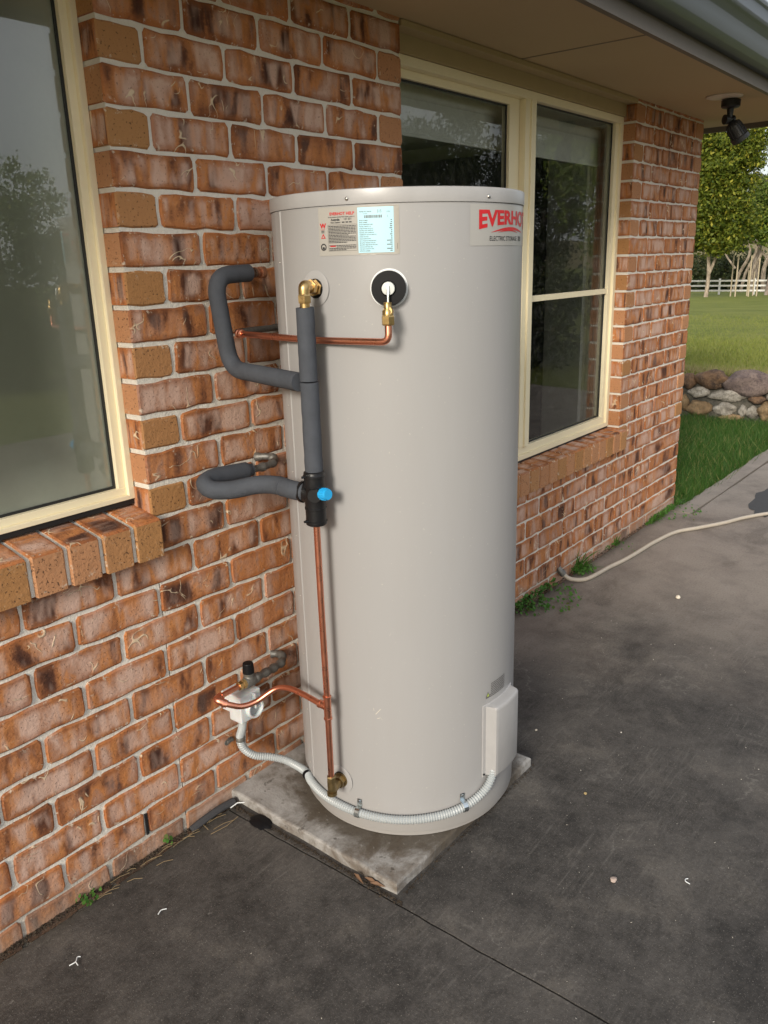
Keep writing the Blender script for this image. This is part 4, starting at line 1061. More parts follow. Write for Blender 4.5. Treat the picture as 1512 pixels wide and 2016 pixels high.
def saddle(th, z, name='saddle_clip'):
    b_ = MB(); p = cyl(th, z, TR + .0125); tan = Vector((-math.sin(R(th)), math.cos(R(th)), 0)); o_ = outward(th); up = Vector((0, 0, 1))
    pts_ = []
    for i in range(9):
        a = -100 + 200 * i / 8; pts_.append(p + up * math.sin(R(a)) * .0132 + o_ * math.cos(R(a)) * .0132)
    pts_ = [p - up * .0132 - o_ * .009] + pts_ + [p + up * .0150 - o_ * .0100, p + up * .034 - o_ * .0105]
    V = []; Fq = []
    for q in pts_:
        for s_ in (-.0065, .0065): V.append(q + tan * s_)
    m_ = len(pts_)
    for q in pts_:
        c_ = (q - p); c_ = c_.normalized() if c_.length > 0 else o_
        off = o_ * .0012 if q is pts_[-1] or q is pts_[-2] else c_ * .0012
        for s_ in (-.0065, .0065): V.append(q + off + tan * s_)
    for i in range(m_ - 1):
        a = 2 * i; Fq.append((a, a + 1, a + 3, a + 2)); b2 = 2 * m_ + 2 * i; Fq.append((b2, b2 + 2, b2 + 3, b2 + 1)); Fq.append((a, a + 2, b2 + 2, b2)); Fq.append((a + 1, b2 + 1, b2 + 3, a + 3))
    b_.add(V, Fq); b_.lathe([(.0042, 0), (.0030, .0025)], p + up * .029 - o_ * .0090, o_, 10)
    o = b_.build(name, M['zinc'], cdn); o.location = -Vector(cdn.location)
saddle(-168.0, .1035); saddle(-115.5, .1135)
b_ = MB(); b_.lathe([(.0128, 0), (.0134, .0015), (.0134, .0085), (.0128, .010)], cyl(153.5, .1165, TR + .0125), Vector((math.sin(R(153)), -math.cos(R(153)), 0)), 18); o = b_.build('conduit_tie', M['blackrubber'], cdn); o.location = -Vector(cdn.location)
b_ = MB(); b_.lathe([(.0128, 0), (.0132, .001), (.0132, .013), (.0128, .014)], (.190, -.031, .196), (.05, 0, 1), 18); b_.box(.166, .180, -.006, -.003, .190, .206, .001); b_.lathe([(.0085, 0), (.0085, .003)], (.163, -.001, .193), (0, -1, 0), 14); b_.box(.160, .182, -.012, -.005, .194, .203, .001)
o = b_.build('wall_saddle', M['oldmetal'], cdn); o.location = -Vector(cdn.location)

# ================================================================ PLINTH
pv = [(.166, .0), (.148, -.628), (.832, -.634), (.838, -.0)]
b_ = bmesh.new(); top = []; bot = []
for x, y in pv: pass
nE = 14; ringp = []
for i in range(4):
    a = Vector((*pv[i], 0)); c = Vector((*pv[(i + 1) % 4], 0))
    for k in range(nE): q = a.lerp(c, k / nE); ringp.append(q + Vector((random.uniform(-.0022, .0022), random.uniform(-.0022, .0022), 0)))
cx_, cy_ = .495, -.315; n = len(ringp); V = []
for sc_, z in ((.980, .0300), (.993, .0285), (1, .024), (1.0, -.05)):
    for q in ringp: V.append((cx_ + (q.x - cx_) * sc_, cy_ + (q.y - cy_) * sc_ if q.y < -.01 else 0.0, z))
Fq = [tuple(range(n))]
for j in range(3):
    for i in range(n): Fq.append((j * n + i, (j + 1) * n + i, (j + 1) * n + (i + 1) % n, j * n + (i + 1) % n))
bm = bmesh.new(); bv = [bm.verts.new(v) for v in V]
for f_ in Fq: bm.faces.new([bv[i] for i in f_])
bmesh.ops.recalc_face_normals(bm, faces=bm.faces[:]); me = bpy.data.meshes.new('plinth'); bm.to_mesh(me); bm.free(); me.materials.append(M['plinth'])
tag(link('concrete_plinth', me), 'square stained concrete slab that the water heater stands on', 'concrete slab')

# ================================================================ SPOTLIGHT
sp = thing('eave_spotlight', 'black adjustable spotlight hanging under the soffit at the far corner', 'spotlight', (3.24, -.33, ZS))
def spb(mb, n, m): o = mb.build(n, m, sp); o.location = -Vector(sp.location); return o
b_ = MB(); b_.lathe([(.082, .0), (.082, .004), (.074, .007)], (3.17, -.315, ZS), (0, 0, -1), 36); spb(b_, 'ceiling_plate', M['ceilwhite'])
b_ = MB(); b_.lathe([(.042, .010), (.044, .013), (.043, .040), (.036, .046), (.016, .050), (.014, .070), (.013, .088)], (3.235, -.328, ZS), (0, 0, -1), 28); spb(b_, 'mount', M['spot'])
b_ = MB(); b_.lathe([(.005, -.030), (.022, -.028), (.022, -.010), (.015, -.008), (.015, .010), (.020, .012), (.020, .020), (.006, .022)], (3.235, -.328, ZS - .096), (.75, -.6, 0), 20); spb(b_, 'swivel', M['spot'])
hd = Vector((.42, -.42, -.80)).normalized(); h0 = Vector((3.238, -.332, ZS - .100))
b_ = MB(); b_.lathe([(.010, .0), (.018, .010), (.029, .016), (.035, .032), (.037, .078), (.040, .084), (.043, .086), (.043, .106), (.040, .107), (.037, .086), (.018, .080)], h0, hd, 32, caps=False)
a1 = hd.orthogonal().normalized(); a2 = hd.cross(a1)
for i in range(16):
    t = 2 * math.pi * i / 16; dv = a1 * math.cos(t) + a2 * math.sin(t); b_.tube([h0 + hd * .018 + dv * .031, h0 + hd * .036 + dv * .0365, h0 + hd * .080 + dv * .0390], .0020, 5)
spb(b_, 'lamp_head', M['spot'])
b_ = MB(); b_.lathe([(.036, .082), (.02, .086), (.001, .088)], h0, hd, 24, caps=False); spb(b_, 'lamp_glass', simple('dark_lamp_glass', (.05, .05, .055), .15))

# ================================================================ HOSE
hz = .0115
hp = [(2.262, -.012, .055), (2.272, -.03, .035), (2.285, -.060, .018), (2.33, -.105, hz), (2.42, -.125, hz), (2.55, -.135, hz), (2.70, -.157, hz), (2.88, -.170, hz), (3.05, -.180, hz), (3.28, -.215, hz), (3.42, -.29, hz), (3.60, -.385, hz), (3.78, -.46, hz), (4.0, -.60, hz), (4.4, -.95, hz), (5.0, -1.5, hz), (5.6, -1.9, hz)]
b_ = MB(); b_.tube(spline(hp, .03), .0105, 14)
tag(b_.build('garden_hose', M['hose']), 'cream garden hose snaking over the concrete from the wall foot', 'hose')
b_ = MB(); b_.tube([(2.257, -.004, .075), (2.257, -.014, .062), (2.268, -.026, .040)], [.011, .014, .015], 14); b_.lathe([(.017, 0), (.018, .006), (.016, .02)], (2.262, -.016, .058), (.3, -.4, -.8), 12)
tag(b_.build('hose_connector', M['oldmetal']), 'corroded grey hose fitting coming out of the wall foot', 'hose fitting')

# ================================================================ RETAINING WALL
rwl = thing('retaining_wall', 'low rubble stone retaining wall between the lower grass and the upper lawn', 'wall', (6.98, .5, 0))
V = []; Fq = []; ys = np.linspace(-1.25, 9, 90)
for y in ys:
    n1 = .03 * noise.noise(Vector((y * 2.3, 0, 0)))
    V += [(6.985 + n1, y, -.08), (6.99 + n1, y, .12), (7.0 + n1, y, .30), (7.10, y, .375 + n1 * .6), (7.4, y, .36)]
for i in range(len(ys) - 1):
    for j in range(4): a = i * 5 + j; Fq.append((a, a + 1, a + 6, a + 5))
o = link('mortar_bed', mesh(V, Fq, M['st_mortar'], True), rwl); o.location = -Vector(rwl.location)
def stone_mesh(sy, sz, sx, seed, ang=.35):
    bm = bmesh.new(); bmesh.ops.create_icosphere(bm, subdivisions=3, radius=1)
    for v in bm.verts:
        p = v.co.copy(); k = max(abs(p.y), abs(p.z)); q = p * (1 + ang * (k - .75))
        nn = 1 + .30 * noise.noise(p * 1.3 + Vector((seed, 0, 0))) + .10 * noise.noise(p * 3.5 + Vector((0, seed, 0))) + .05 * noise.noise(p * 9 + Vector((0, 0, seed)))
        v.co = Vector((q.x * sx * nn, q.y * sy * nn, q.z * sz * nn))
    me = bpy.data.meshes.new('stone'); bm.to_mesh(me); bm.free(); me.polygons.foreach_set('use_smooth', [True] * len(me.polygons)); return me
stones = [(.76, .355, .155, .085, 'st_dark'), (.42, .335, .235, .115, 'st_purple'), (.99, .320, .062, .075, 'st_dark'), (.88, .222, .098, .052, 'st_pale'), (.60, .210, .172, .052, 'st_pale'), (.345, .195, .080, .045, 'st_dark'), (.865, .065, .115, .070, 'st_tan'), (.63, .082, .108, .058, 'st_pale'),
          (.462, .070, .036, .056, 'st_pale'), (.375, .066, .048, .058, 'st_pale'), (.262, .088, .066, .080, 'st_tan'), (.57, .0, .12, .030, 'st_tan'), (1.015, .110, .045, .068, 'st_tan'), (.20, .22, .06, .05, 'st_pale')]
rs_ = random.Random(4)
y = 1.10
while y < 3.5:
    a = rs_.uniform(.08, .17)
    for z, h in ((.06, .065), (.19, .055), (.32, .07)): stones.append((y + a, z, a * rs_.uniform(.85, .95), h, rs_.choice(['st_dark', 'st_purple', 'st_pale', 'st_tan'])))
    y += 2 * a
y = .16
while y > -1.0:
    a = rs_.uniform(.08, .18)
    for z, h in ((.06, .065), (.19, .055), (.33, .08)): stones.append((y - a, z, a * rs_.uniform(.85, .95), h, rs_.choice(['st_dark', 'st_purple', 'st_pale', 'st_tan'])))
    y -= 2 * a
for i, (y, z, sy, sz, mt) in enumerate(stones):
    me = stone_mesh(sy, sz, .085 if sz > .07 else .06, i * 3.1, .35 if mt != 'st_pale' else .6); me.materials.append(M[mt])
    o = link('stone', me, rwl); o.location = Vector((6.975, y, z)) - Vector(rwl.location); o.rotation_euler.x = rs_.uniform(-.12, .12)

# ================================================================ GRASS
def blades(n, fx, h, wdt, lean, mat, name, tris=1):
    P = fx(n); n = len(P); a = rng.uniform(0, 2 * np.pi, n); hh = h * rng.uniform(.5, 1.25, n); ww = wdt * rng.uniform(.7, 1.3, n)
    dx = np.cos(a) * ww; dy = np.sin(a) * ww; la = rng.uniform(0, 2 * np.pi, n); ll = hh * rng.uniform(.1, lean, n)
    v = np.empty((n, 3, 3)); v[:, 0] = P - np.stack([dx, dy, 0 * dx], 1); v[:, 1] = P + np.stack([dx, dy, 0 * dx], 1)
    v[:, 2] = P + np.stack([np.cos(la) * ll, np.sin(la) * ll, hh], 1)
    me = bpy.data.meshes.new(name); me.vertices.add(3 * n); me.vertices.foreach_set('co', v.reshape(-1)); me.loops.add(3 * n); me.loops.foreach_set('vertex_index', np.arange(3 * n)); me.polygons.add(n)
    me.polygons.foreach_set('loop_start', np.arange(0, 3 * n, 3)); me.polygons.foreach_set('loop_total', np.full(n, 3)); me.update(); me.validate(); me.materials.append(mat)
    o = link(name, me); o['kind'] = 'stuff'; return o
def near(n):
    x = rng.uniform(3.88, 6.95, n); y = rng.uniform(-.14, 2.2, n); k = y > -.052 - (x - 3.87) * .0135 + rng.normal(0, .012, n); x, y = x[k], y[k]; return np.stack([x, y, np.full(len(x), -.05)], 1)
o = blades(52000, near, .085, .0032, 1.1, M['blade'], 'near_grass'); tag(o, 'dark green unmown grass between the path and the stone wall', 'grass')
def far(n):
    x = 7.05 + rng.beta(.8, 2.2, n) * 18; y = .3 + (x - 7) * .27 + rng.uniform(-2.2, 2.6, n) * (1 + (x - 7) * .08); return np.stack([x, y, np.array([lawn_z(q) for q in x]) - .008], 1)
o = blades(80000, far, .050, .0045, 1.2, M['blade2'], 'lawn_grass'); tag(o, 'sunlit mown grass of the upper lawn above the stone wall', 'grass')
def tuftline(n):
    x = rng.uniform(7.0, 7.3, n); y = rng.uniform(-1, 1.6, n); return np.stack([x, y, np.full(n, .36)], 1)
o = blades(2600, tuftline, .11, .003, 1.4, blade_mat('dry_grass', (.20, .18, .07), (.36, .30, .15), (.42, .36, .2)), 'dry_grass_fringe'); tag(o, 'dry straw coloured grass along the top of the stone wall', 'grass')

# weeds along the wall foot
def leafy(center, n, rad, size, h, seed, stretch=1):
    r_ = random.Random(seed); b = MB()
    for i in range(n):
        a = r_.uniform(0, 6.28); d = rad * math.sqrt(r_.random()); x = center[0] + math.cos(a) * d * stretch; y = min(-.004, center[1] + math.sin(a) * d); z = r_.uniform(.004, h); s = size * r_.uniform(.6, 1.3)
        nrm = Vector((r_.uniform(-.8, .8), r_.uniform(-1, .3), 1)).normalized(); t1 = nrm.orthogonal().normalized(); t2_ = nrm.cross(t1); k = 6; an = r_.uniform(0, 6)
        pv_ = [Vector((x, y, z)) + (t1 * math.cos(an + 6.283 * j / k) + t2_ * math.sin(an + 6.283 * j / k) * .75) * s for j in range(k)]
        b.add(pv_, [tuple(range(k))])
    return b
def long_blades(b, c, n, hmin, hmax, spread, wdt, seed):
    r_ = random.Random(seed)
    for i in range(n):
        a = r_.uniform(0, 6.28); h = r_.uniform(hmin, hmax); l = r_.uniform(.15, spread); d = Vector((math.cos(a), -abs(math.sin(a)) * .8, 0)); s = Vector((-d.y, d.x, 0)) * wdt
        p0 = Vector(c) + Vector((r_.uniform(-.02, .02), r_.uniform(-.012, .004), 0)); P_ = [p0 + d * l * h * t * t + Vector((0, 0, h * (t - .35 * l * t * t))) for t in (0, .35, .7, 1)]
        V = []; 
        for q, wv in zip(P_, (1, 1, .7, .1)): V += [q - s * wv, q + s * wv]
        b.add(V, [(0, 1, 3, 2), (2, 3, 5, 4), (4, 5, 7, 6)])
    return b
b_ = leafy((2.03, -.018), 260, .20, .0085, .035, 1); b_2 = leafy((1.90, -.02), 140, .11, .009, .04, 2)
b_.add(b_2.v, b_2.f); tag(b_.build('ground_weed', M['weed']), 'low spreading green clover-like weed at the wall foot just right of the heater', 'weed')
b_ = leafy((2.45, -.035), 110, .07, .008, .03, 3); long_blades(b_, (2.43, -.02, 0), 24, .07, .17, 1.3, .0042, 4); long_blades(b_, (2.47, -.03, 0), 60, .03, .07, 2.2, .0036, 5)
tag(b_.build('grass_tuft', M['weed']), 'tallest green grass tuft beside the hose end at the wall foot', 'weed')
b_ = MB(); long_blades(b_, (2.92, -.012, 0), 24, .03, .07, 1.6, .003, 6); b_2 = leafy((2.85, -.014), 40, .14, .006, .018, 7); b_.add(b_2.v, b_2.f)
tag(b_.build('grass_tuft', M['weed']), 'small spiky grass tuft halfway along the right hand wall foot', 'weed')
b_ = MB()
r_ = random.Random(8)
for i in range(40): long_blades(b_, (3.35 + r_.random() * .56, -.012 - r_.random() * .02, 0), 5, .015, .055, 2.0, .0032, 20 + i)
b_2 = leafy((3.65, -.02), 130, .24, .007, .02, 9); b_.add(b_2.v, b_2.f)
tag(b_.build('wall_foot_grass', M['weed']), 'grass growing along the wall foot at the far house corner', 'weed')
b_ = leafy((-.325, -.012), 26, .035, .006, .02, 12); tag(b_.build('seedling_weed', M['weed']), 'tiny green seedlings at the wall foot in the bottom left', 'weed')
b_ = leafy((-.075, -.010), 5, .012, .007, .03, 13); tag(b_.build('seedling_weed', M['weed']), 'single small green leaf sprouting at the wall foot left of the plinth', 'weed')

# dark debris in the joint at the wall and plinth: crumbs
V = []; Fq = []; r_ = random.Random(31)
def crumb(x, y, z, s):
    k = len(V); q = [Vector((r_.uniform(-1, 1), r_.uniform(-1, 1), r_.uniform(-.3, 1))) * s for _ in range(4)]
    for p in q: V.append((x + p.x, y + p.y, max(-.003, z + p.z)))
    Fq.extend([(k, k + 1, k + 2), (k, k + 2, k + 3), (k, k + 3, k + 1), (k + 1, k + 3, k + 2)])
for _ in range(2600):
    x = r_.uniform(-.75, .17); crumb(x, -abs(r_.gauss(0, .010)) - .002, .0, r_.uniform(.0012, .005))
for _ in range(1500):
    y = r_.uniform(-.66, -.0); crumb(.152 + y * .022 + .0 - abs(r_.gauss(0, .007)), y, .0, r_.uniform(.001, .0045))
for _ in range(1800):
    x = r_.uniform(.85, 3.85); crumb(x, -abs(r_.gauss(0, .014)) - .002, .0, r_.uniform(.0015, .005))
for _ in range(220): crumb(r_.gauss(1.08, .045), r_.gauss(-.36, .03), 0, r_.uniform(.001, .004))
for _ in range(500):
    x = r_.uniform(.15, .84); crumb(x, -.637 - abs(r_.gauss(0, .006)), .0, r_.uniform(.001, .004))
o = link('leaf_litter_crumbs', mesh(V, Fq, simple('litter', (.045, .032, .02), .95, var=.7, nscale=300))); o['kind'] = 'stuff'; tag(o, 'dark crumbs of leaf litter along the wall foot and slab joints', 'debris')
# straw stems
b_ = MB()
for i in range(26):
    x = r_.uniform(-.35, .14); y = -.012 - abs(r_.gauss(0, .02)); a = r_.gauss(.2, .5); l = r_.uniform(.015, .07)
    b_.tube([(x, y, .004), (x + math.cos(a) * l * .5, y - .2 * math.sin(a) * l, .006), (x + math.cos(a) * l, y - math.sin(a) * l * .5 - .002, .003)], .0007, 4)
b_.tube([(.02, -.075, .003), (.07, -.085, .004), (.118, -.078, .002)], .0009, 4)
o = b_.build('straw_stems', simple('straw', (.30, .22, .12), .8)); o['kind'] = 'stuff'; tag(o, 'dry straw stems lying at the wall foot left of the plinth', 'debris')
b_ = MB(); b_.tube([(.128, -.035, .006), (.150, -.040, .012), (.172, -.055, .008), (.175, -.068, .004)], .0018, 6); tag(b_.build('cable_offcut', M['whitepl']), 'short curved white cable offcut at the plinth corner', 'offcut')
bl_v = []
for i in range(22):
    t = 6.283 * i / 22; r0 = 1 + .35 * noise.noise(Vector((math.cos(t) * 3, math.sin(t) * 3, 2))); bl_v.append((.140 + .026 * r0 * math.cos(t), -.150 + .040 * r0 * math.sin(t)))
V = [(x, y, .002) for x, y in bl_v] + [(.140 + (x - .140) * .7, -.150 + (y + .150) * .7, .009) for x, y in bl_v]
Fq = [(i, (i + 1) % 22, 22 + (i + 1) % 22, 22 + i) for i in range(22)] + [tuple(range(22, 44))]
tag(link('sealant_blob', mesh(V, Fq, M['blackrubber'], True)), 'black rubbery sealant lump in the joint left of the plinth', 'sealant')
b_ = MB(); sp_ = spline([(.00, -.018, .004), (.04, -.020, .010), (.10, -.022, .014), (.150, -.026, .012)], .01); b_.tube(sp_, .011, 8); tag(b_.build('foam_strip', simple('dark_foam_strip', (.045, .045, .048), .9)), 'dark expansion foam strip along the wall foot left of the plinth', 'foam strip')
# pebbles, shavings
def pebble(x, y, s, mat, label, seed, flat=.45):
    bm = bmesh.new(); bmesh.ops.create_icosphere(bm, subdivisions=2, radius=1)
    for v in bm.verts:
        nn = 1 + .35 * noise.noise(v.co * 1.6 + Vector((seed, 0, 0))); v.co = Vector((v.co.x * s * nn, v.co.y * s * .8 * nn, v.co.z * s * flat * nn))
    me = bpy.data.meshes.new('pebble'); bm.to_mesh(me); bm.free(); me.materials.append(mat)
    tag(link('pebble', me, None, (x, y, s * flat * .8)), label, 'pebble')
wpb = simple('white_pebble', (.62, .56, .46), .6); ppb = simple('pink_chip', (.42, .33, .28), .8)
pebble(2.384, -.545, .012, wpb, 'white pebble on the driveway right of the heater', 1, .7)
pebble(.515, -1.04, .010, ppb, 'largest flat pinkish stone chip right of the driveway joint', 2)
pebble(.80, -.83, .006, simple('tan_chip', (.35, .26, .12), .8), 'small tan chip on the dark concrete beside the plinth corner', 3)
pebble(1.02, -.55, .005, wpb, 'tiny white chip nearest the plinth right corner', 4)
def shaving(x, y, pts, label, extra=None):
    b_ = MB()
    if extra: b_.tube(spline([(x + a, y + b, .0025 + c) for a, b, c in extra], .003), .0013, 6)
    b_.tube(spline([(x + a, y + b, .0025 + c) for a, b, c in pts], .003), .0013, 6); tag(b_.build('plastic_shaving', M['whitepl']), label, 'shaving')
shaving(-.456, -.168, [(-.014, .004, 0), (0, 0, .002), (.010, .010, .001), (.016, .006, 0)], 'forked white plastic shaving in the bottom left corner', [(0, 0, .002), (-.002, -.012, .001)])
shaving(-.24, -.20, [(-.012, 0, 0), (0, .003, .002), (.012, -.002, 0)], 'thin white shaving on the concrete left of the plinth')
shaving(.62, -1.19, [(-.006, -.008, 0), (-.004, .004, .001), (.004, .006, .001), (.010, .002, 0)], 'curled pale shaving right of the driveway joint')
V = []; Fq = []; r_ = random.Random(77)
for _ in range(360):
    x = r_.uniform(.15, 2.4); y = r_.uniform(-1.9, -.66 if x < .9 else -.1); crumb(x, y, .001, r_.uniform(.0010, .0026))
for _ in range(90): crumb(r_.uniform(-.7, .1), r_.uniform(-1.6, -.05), .001, r_.uniform(.0008, .0020))
o = link('white_grit', mesh(V, Fq, simple('grit', (.50, .47, .42), .7, var=.4, nscale=500))); o['kind'] = 'stuff'; tag(o, 'pale grit specks scattered over the dark concrete', 'grit')
# dead leaf at plinth front edge
b_ = MB()
for i, (x, y, a, l) in enumerate(((.135, -.50, -1.9, .05), (.140, -.53, -1.6, .06), (.133, -.555, -1.3, .045))):
    d = Vector((math.cos(a), math.sin(a), 0)); s = Vector((-d.y, d.x, 0)) * .003; p = Vector((x, y, .010))
    b_.add([p, p + d * l * .4 + s + Vector((0, 0, .008)), p + d * l, p + d * l * .4 - s], [(0, 1, 2, 3)])
tag(b_.build('dead_leaves', simple('dead_leaf', (.16, .09, .05), .8)), 'curled brown dead leaves lying against the front left edge of the plinth', 'leaf')

# ================================================================ TREES AND FENCE
def leaf_cloud(blobs, n, size, mat, name, parent, seed, flat=.5, shell=.55):
    g = np.random.default_rng(seed); tot = sum(b[3] * b[4] * b[5] for b in blobs) ; out = []
    vol = np.array([(b[3] * b[4] * b[5]) ** .67 for b in blobs]); vol /= vol.sum()
    for b, fr in zip(blobs, vol):
        k = int(n * fr); d = g.normal(size=(k, 3)); d /= np.linalg.norm(d, axis=1)[:, None]; r_ = (shell + (1 - shell) * g.random(k)) ** 1.0
        lump = np.array([1 + .38 * noise.noise(Vector(q) * 2.6 + Vector((seed, b[0], 0))) + .2 * noise.noise(Vector(q) * 6 + Vector((b[1], seed, 0))) for q in d])
        kc = max(12, k // 55); idx = g.integers(0, kc, k); cen = (d * r_[:, None] * lump[:, None])[:kc] * np.array(b[3:6])
        out.append(np.array(b[:3]) + cen[idx] + g.normal(size=(k, 3)) * np.array([.34, .34, .20]) * (min(b[3:6]) / 1.8) ** .5)
    P = np.concatenate(out); n = len(P); a = g.normal(size=(n, 3)); a /= np.linalg.norm(a, axis=1)[:, None]; c = g.normal(size=(n, 3)); c = np.cross(a, c); c /= np.linalg.norm(c, axis=1)[:, None]
    s = size * g.uniform(.5, 1.4, n)[:, None]
    v = np.empty((n, 4, 3)); v[:, 0] = P - a * s; v[:, 1] = P - c * s * flat; v[:, 2] = P + a * s; v[:, 3] = P + c * s * flat
    me = bpy.data.meshes.new(name); me.vertices.add(4 * n); me.vertices.foreach_set('co', v.reshape(-1)); me.loops.add(4 * n); me.loops.foreach_set('vertex_index', np.arange(4 * n)); me.polygons.add(n)
    me.polygons.foreach_set('loop_start', np.arange(0, 4 * n, 4)); me.polygons.foreach_set('loop_total', np.full(n, 4)); me.update(); me.materials.append(mat)
    return link(name, me, parent)
def tree(name, label, base, trunks, blobs, n, size, leaf, barkm, seed, group=None, cat='tree', shell=.55):
    """trunks: list of polylines relative to base with radii"""
    t = thing(name, label, cat, base, group)
    b = MB()
    for pts, r0, r1 in trunks:
        q = spline(pts, .5); b.tube(q, [r0 + (r1 - r0) * i / (len(q) - 1) for i in range(len(q))], 9)
    if trunks: b.build('trunk', barkm, t)
    if n: leaf_cloud(blobs, n, size, leaf, 'crown', t, seed, shell=shell)
    return t
# dense glossy tree just past the lawn
bz = lawn_z(50.9)
tree('dense_tree', 'dense rounded dark green tree with a pale forked trunk before the white fence', (50.9, 14.8, bz),
     [([(0, 0, -.1), (.05, -.05, 1.2), (.1, .1, 2.6), (.2, .5, 4.5)], .13, .07), ([(.0, -.05, 1.3), (.1, -.35, 2.2), (.2, -.6, 3.4)], .10, .07)],
     [(.3, .3, 5.2, 2.2, 2.1, 2.6), (.3, -.8, 4.4, 1.9, 1.6, 1.7), (.4, .9, 7.6, 1.9, 1.7, 2.2), (.3, -.9, 7.2, 1.8, 1.5, 2.2), (.4, .2, 9.6, 1.6, 1.7, 1.8), (.3, 1.5, 4.2, 1.6, 1.3, 1.5), (.2, -1.5, 8.4, 1.3, 1.2, 1.6), (-.6, .0, 3.5, 1.3, 1.9, 1.0), (0, .6, 6.4, 2.2, 2, 1.8)], 60000, .105, M['leafA'], M['barkpale'], 3)
tree('spreading_tree', 'lighter green spreading tree with low boughs at the right edge', (60, 13.6, lawn_z(60)),
     [([(0, 0, -.1), (0, -.3, 2.5), (.3, -1.2, 5)], .22, .10), ([(0, -.1, 1.8), (0, .9, 3.2), (0, 2.0, 4.1)], .08, .03)],
     [(0, 1.5, 4.9, 1.8, 1.6, 1.5), (0, .2, 6.0, 1.9, 1.9, 1.5), (0, -1.7, 5.6, 2, 2, 2.2), (0, -.6, 3.9, 1.8, 1.9, 1.1), (.0, 2.2, 4.0, 1.1, 1.0, .9), (.5, -3, 4.3, 1.8, 1.8, 1.6)], 30000, .11, M['leafB'], M['barkgrey'], 5)
tree('tall_gum_tree', 'tall sparse grey green gum tree reaching up past the spotlight', (82, 20.5, lawn_z(82)),
     [([(0, 0, -.1), (0, -.4, 6), (0, -.8, 12), (0, 0, 17)], .35, .08), ([(0, -.4, 6), (0, 1.2, 9.5), (0, 2.2, 12.5)], .16, .05), ([(0, -.6, 8), (0, -2.2, 11), (0, -3, 14)], .14, .04)],
     [(0, -3.4, 11.0, 1.9, 1.8, 1.8), (0, -2.6, 14.0, 1.8, 1.8, 1.6), (0, 1.6, 12.6, 1.6, 1.2, 1.2), (0, .2, 16.4, 1.6, 1.5, 1.3), (0, .3, 9.4, 1.2, 1.1, 1.3), (0, -1.6, 7.5, 2.0, 2.0, 2.0), (0, 2.5, 15.2, 1.1, 1.0, .8)], 16000, .14, M['leafC'], M['barkgrey'], 7, shell=.25)
# twisted pale trunks
tree('twisted_gum_tree', 'old gum tree with several twisted pale trunks behind the white fence', (77.7, 20.0, lawn_z(77)),
     [([(0, .9, -.1), (0, .5, 1.6), (0, -.2, 3.2), (0, .1, 4.8)], .17, .10), ([(0, .3, -.1), (0, 0, 1.6), (0, -.7, 3.4), (0, -.6, 5.2)], .15, .09), ([(0, -.6, -.1), (0, -.6, 1.8), (0, -1.3, 3.5), (0, -1.4, 5.2)], .16, .08), ([(0, -1.6, -.1), (0, -1.5, 2), (0, -2.1, 3.8), (0, -2.3, 5)], .24, .12), ([(0, .9, 2), (0, 1.9, 3.3), (0, 2.2, 4.4)], .10, .05)],
     [(0, -.5, 6.2, 2.2, 2.6, 1.5), (0, 1.5, 5.2, 1.5, 1.3, .8), (0, -2.6, 6.0, 2, 2, 1.6)], 12000, .13, M['leafC'], M['barkpale'], 9)
# scrub behind the fence
for i, (x, y, rx, rz, lab) in enumerate(((84, 27.5, 3.2, 3.2, 'dark shrub mass behind the dense tree trunk'), (88, 24.0, 2.8, 3.0, 'dull green bush filling the gap left of the twisted trunks'), (92, 20.0, 2.6, 2.6, 'dark low bush right behind the twisted trunks'), (86, 15.5, 2.2, 1.9, 'round bush at the right edge behind the fence'))):
    tree('bush', lab, (x, y, lawn_z(x)), [], [(0, 0, rz * .45, rx, rx, rz * .8), (0, rx * .6, rz * .4, rx * .7, rx * .7, rz * .5), (0, -rx * .7, rz * .4, rx * .6, rx * .6, rz * .6)], 9000, .16, M['leafD'], M['barkgrey'], 20 + i, 'bushes behind the fence', 'bush')
# far wood and hill
o = leaf_cloud([(150 + 12 * math.sin(i * 1.7), 18 + i * 7.0, 2 + 2.4 * math.sin(i * 2.3), 6, 6.5, 6.5) for i in range(-6, 11)], 16000, .55, M['leafD'], 'far_wood', None, 41); o['kind'] = 'stuff'; tag(o, 'distant dark wood beyond the fence', 'wood')
hv = []; hf = []; nh = 60
for i in range(nh + 1):
    y = -160 + 420 * i / nh; h = 7 + 5 * noise.noise(Vector((y * .02, 3, 0)))
    hv += [(170, y, -4), (230, y, h * .6), (330, y, h)]
for i in range(nh):
    for j in range(2): a = i * 3 + j; hf.append((a, a + 3, a + 4, a + 1))
structure(link('dry_hill', mesh(hv, hf, grass_mat('dry_hill_grass', (.22, .19, .09), (.30, .24, .12)), True)))
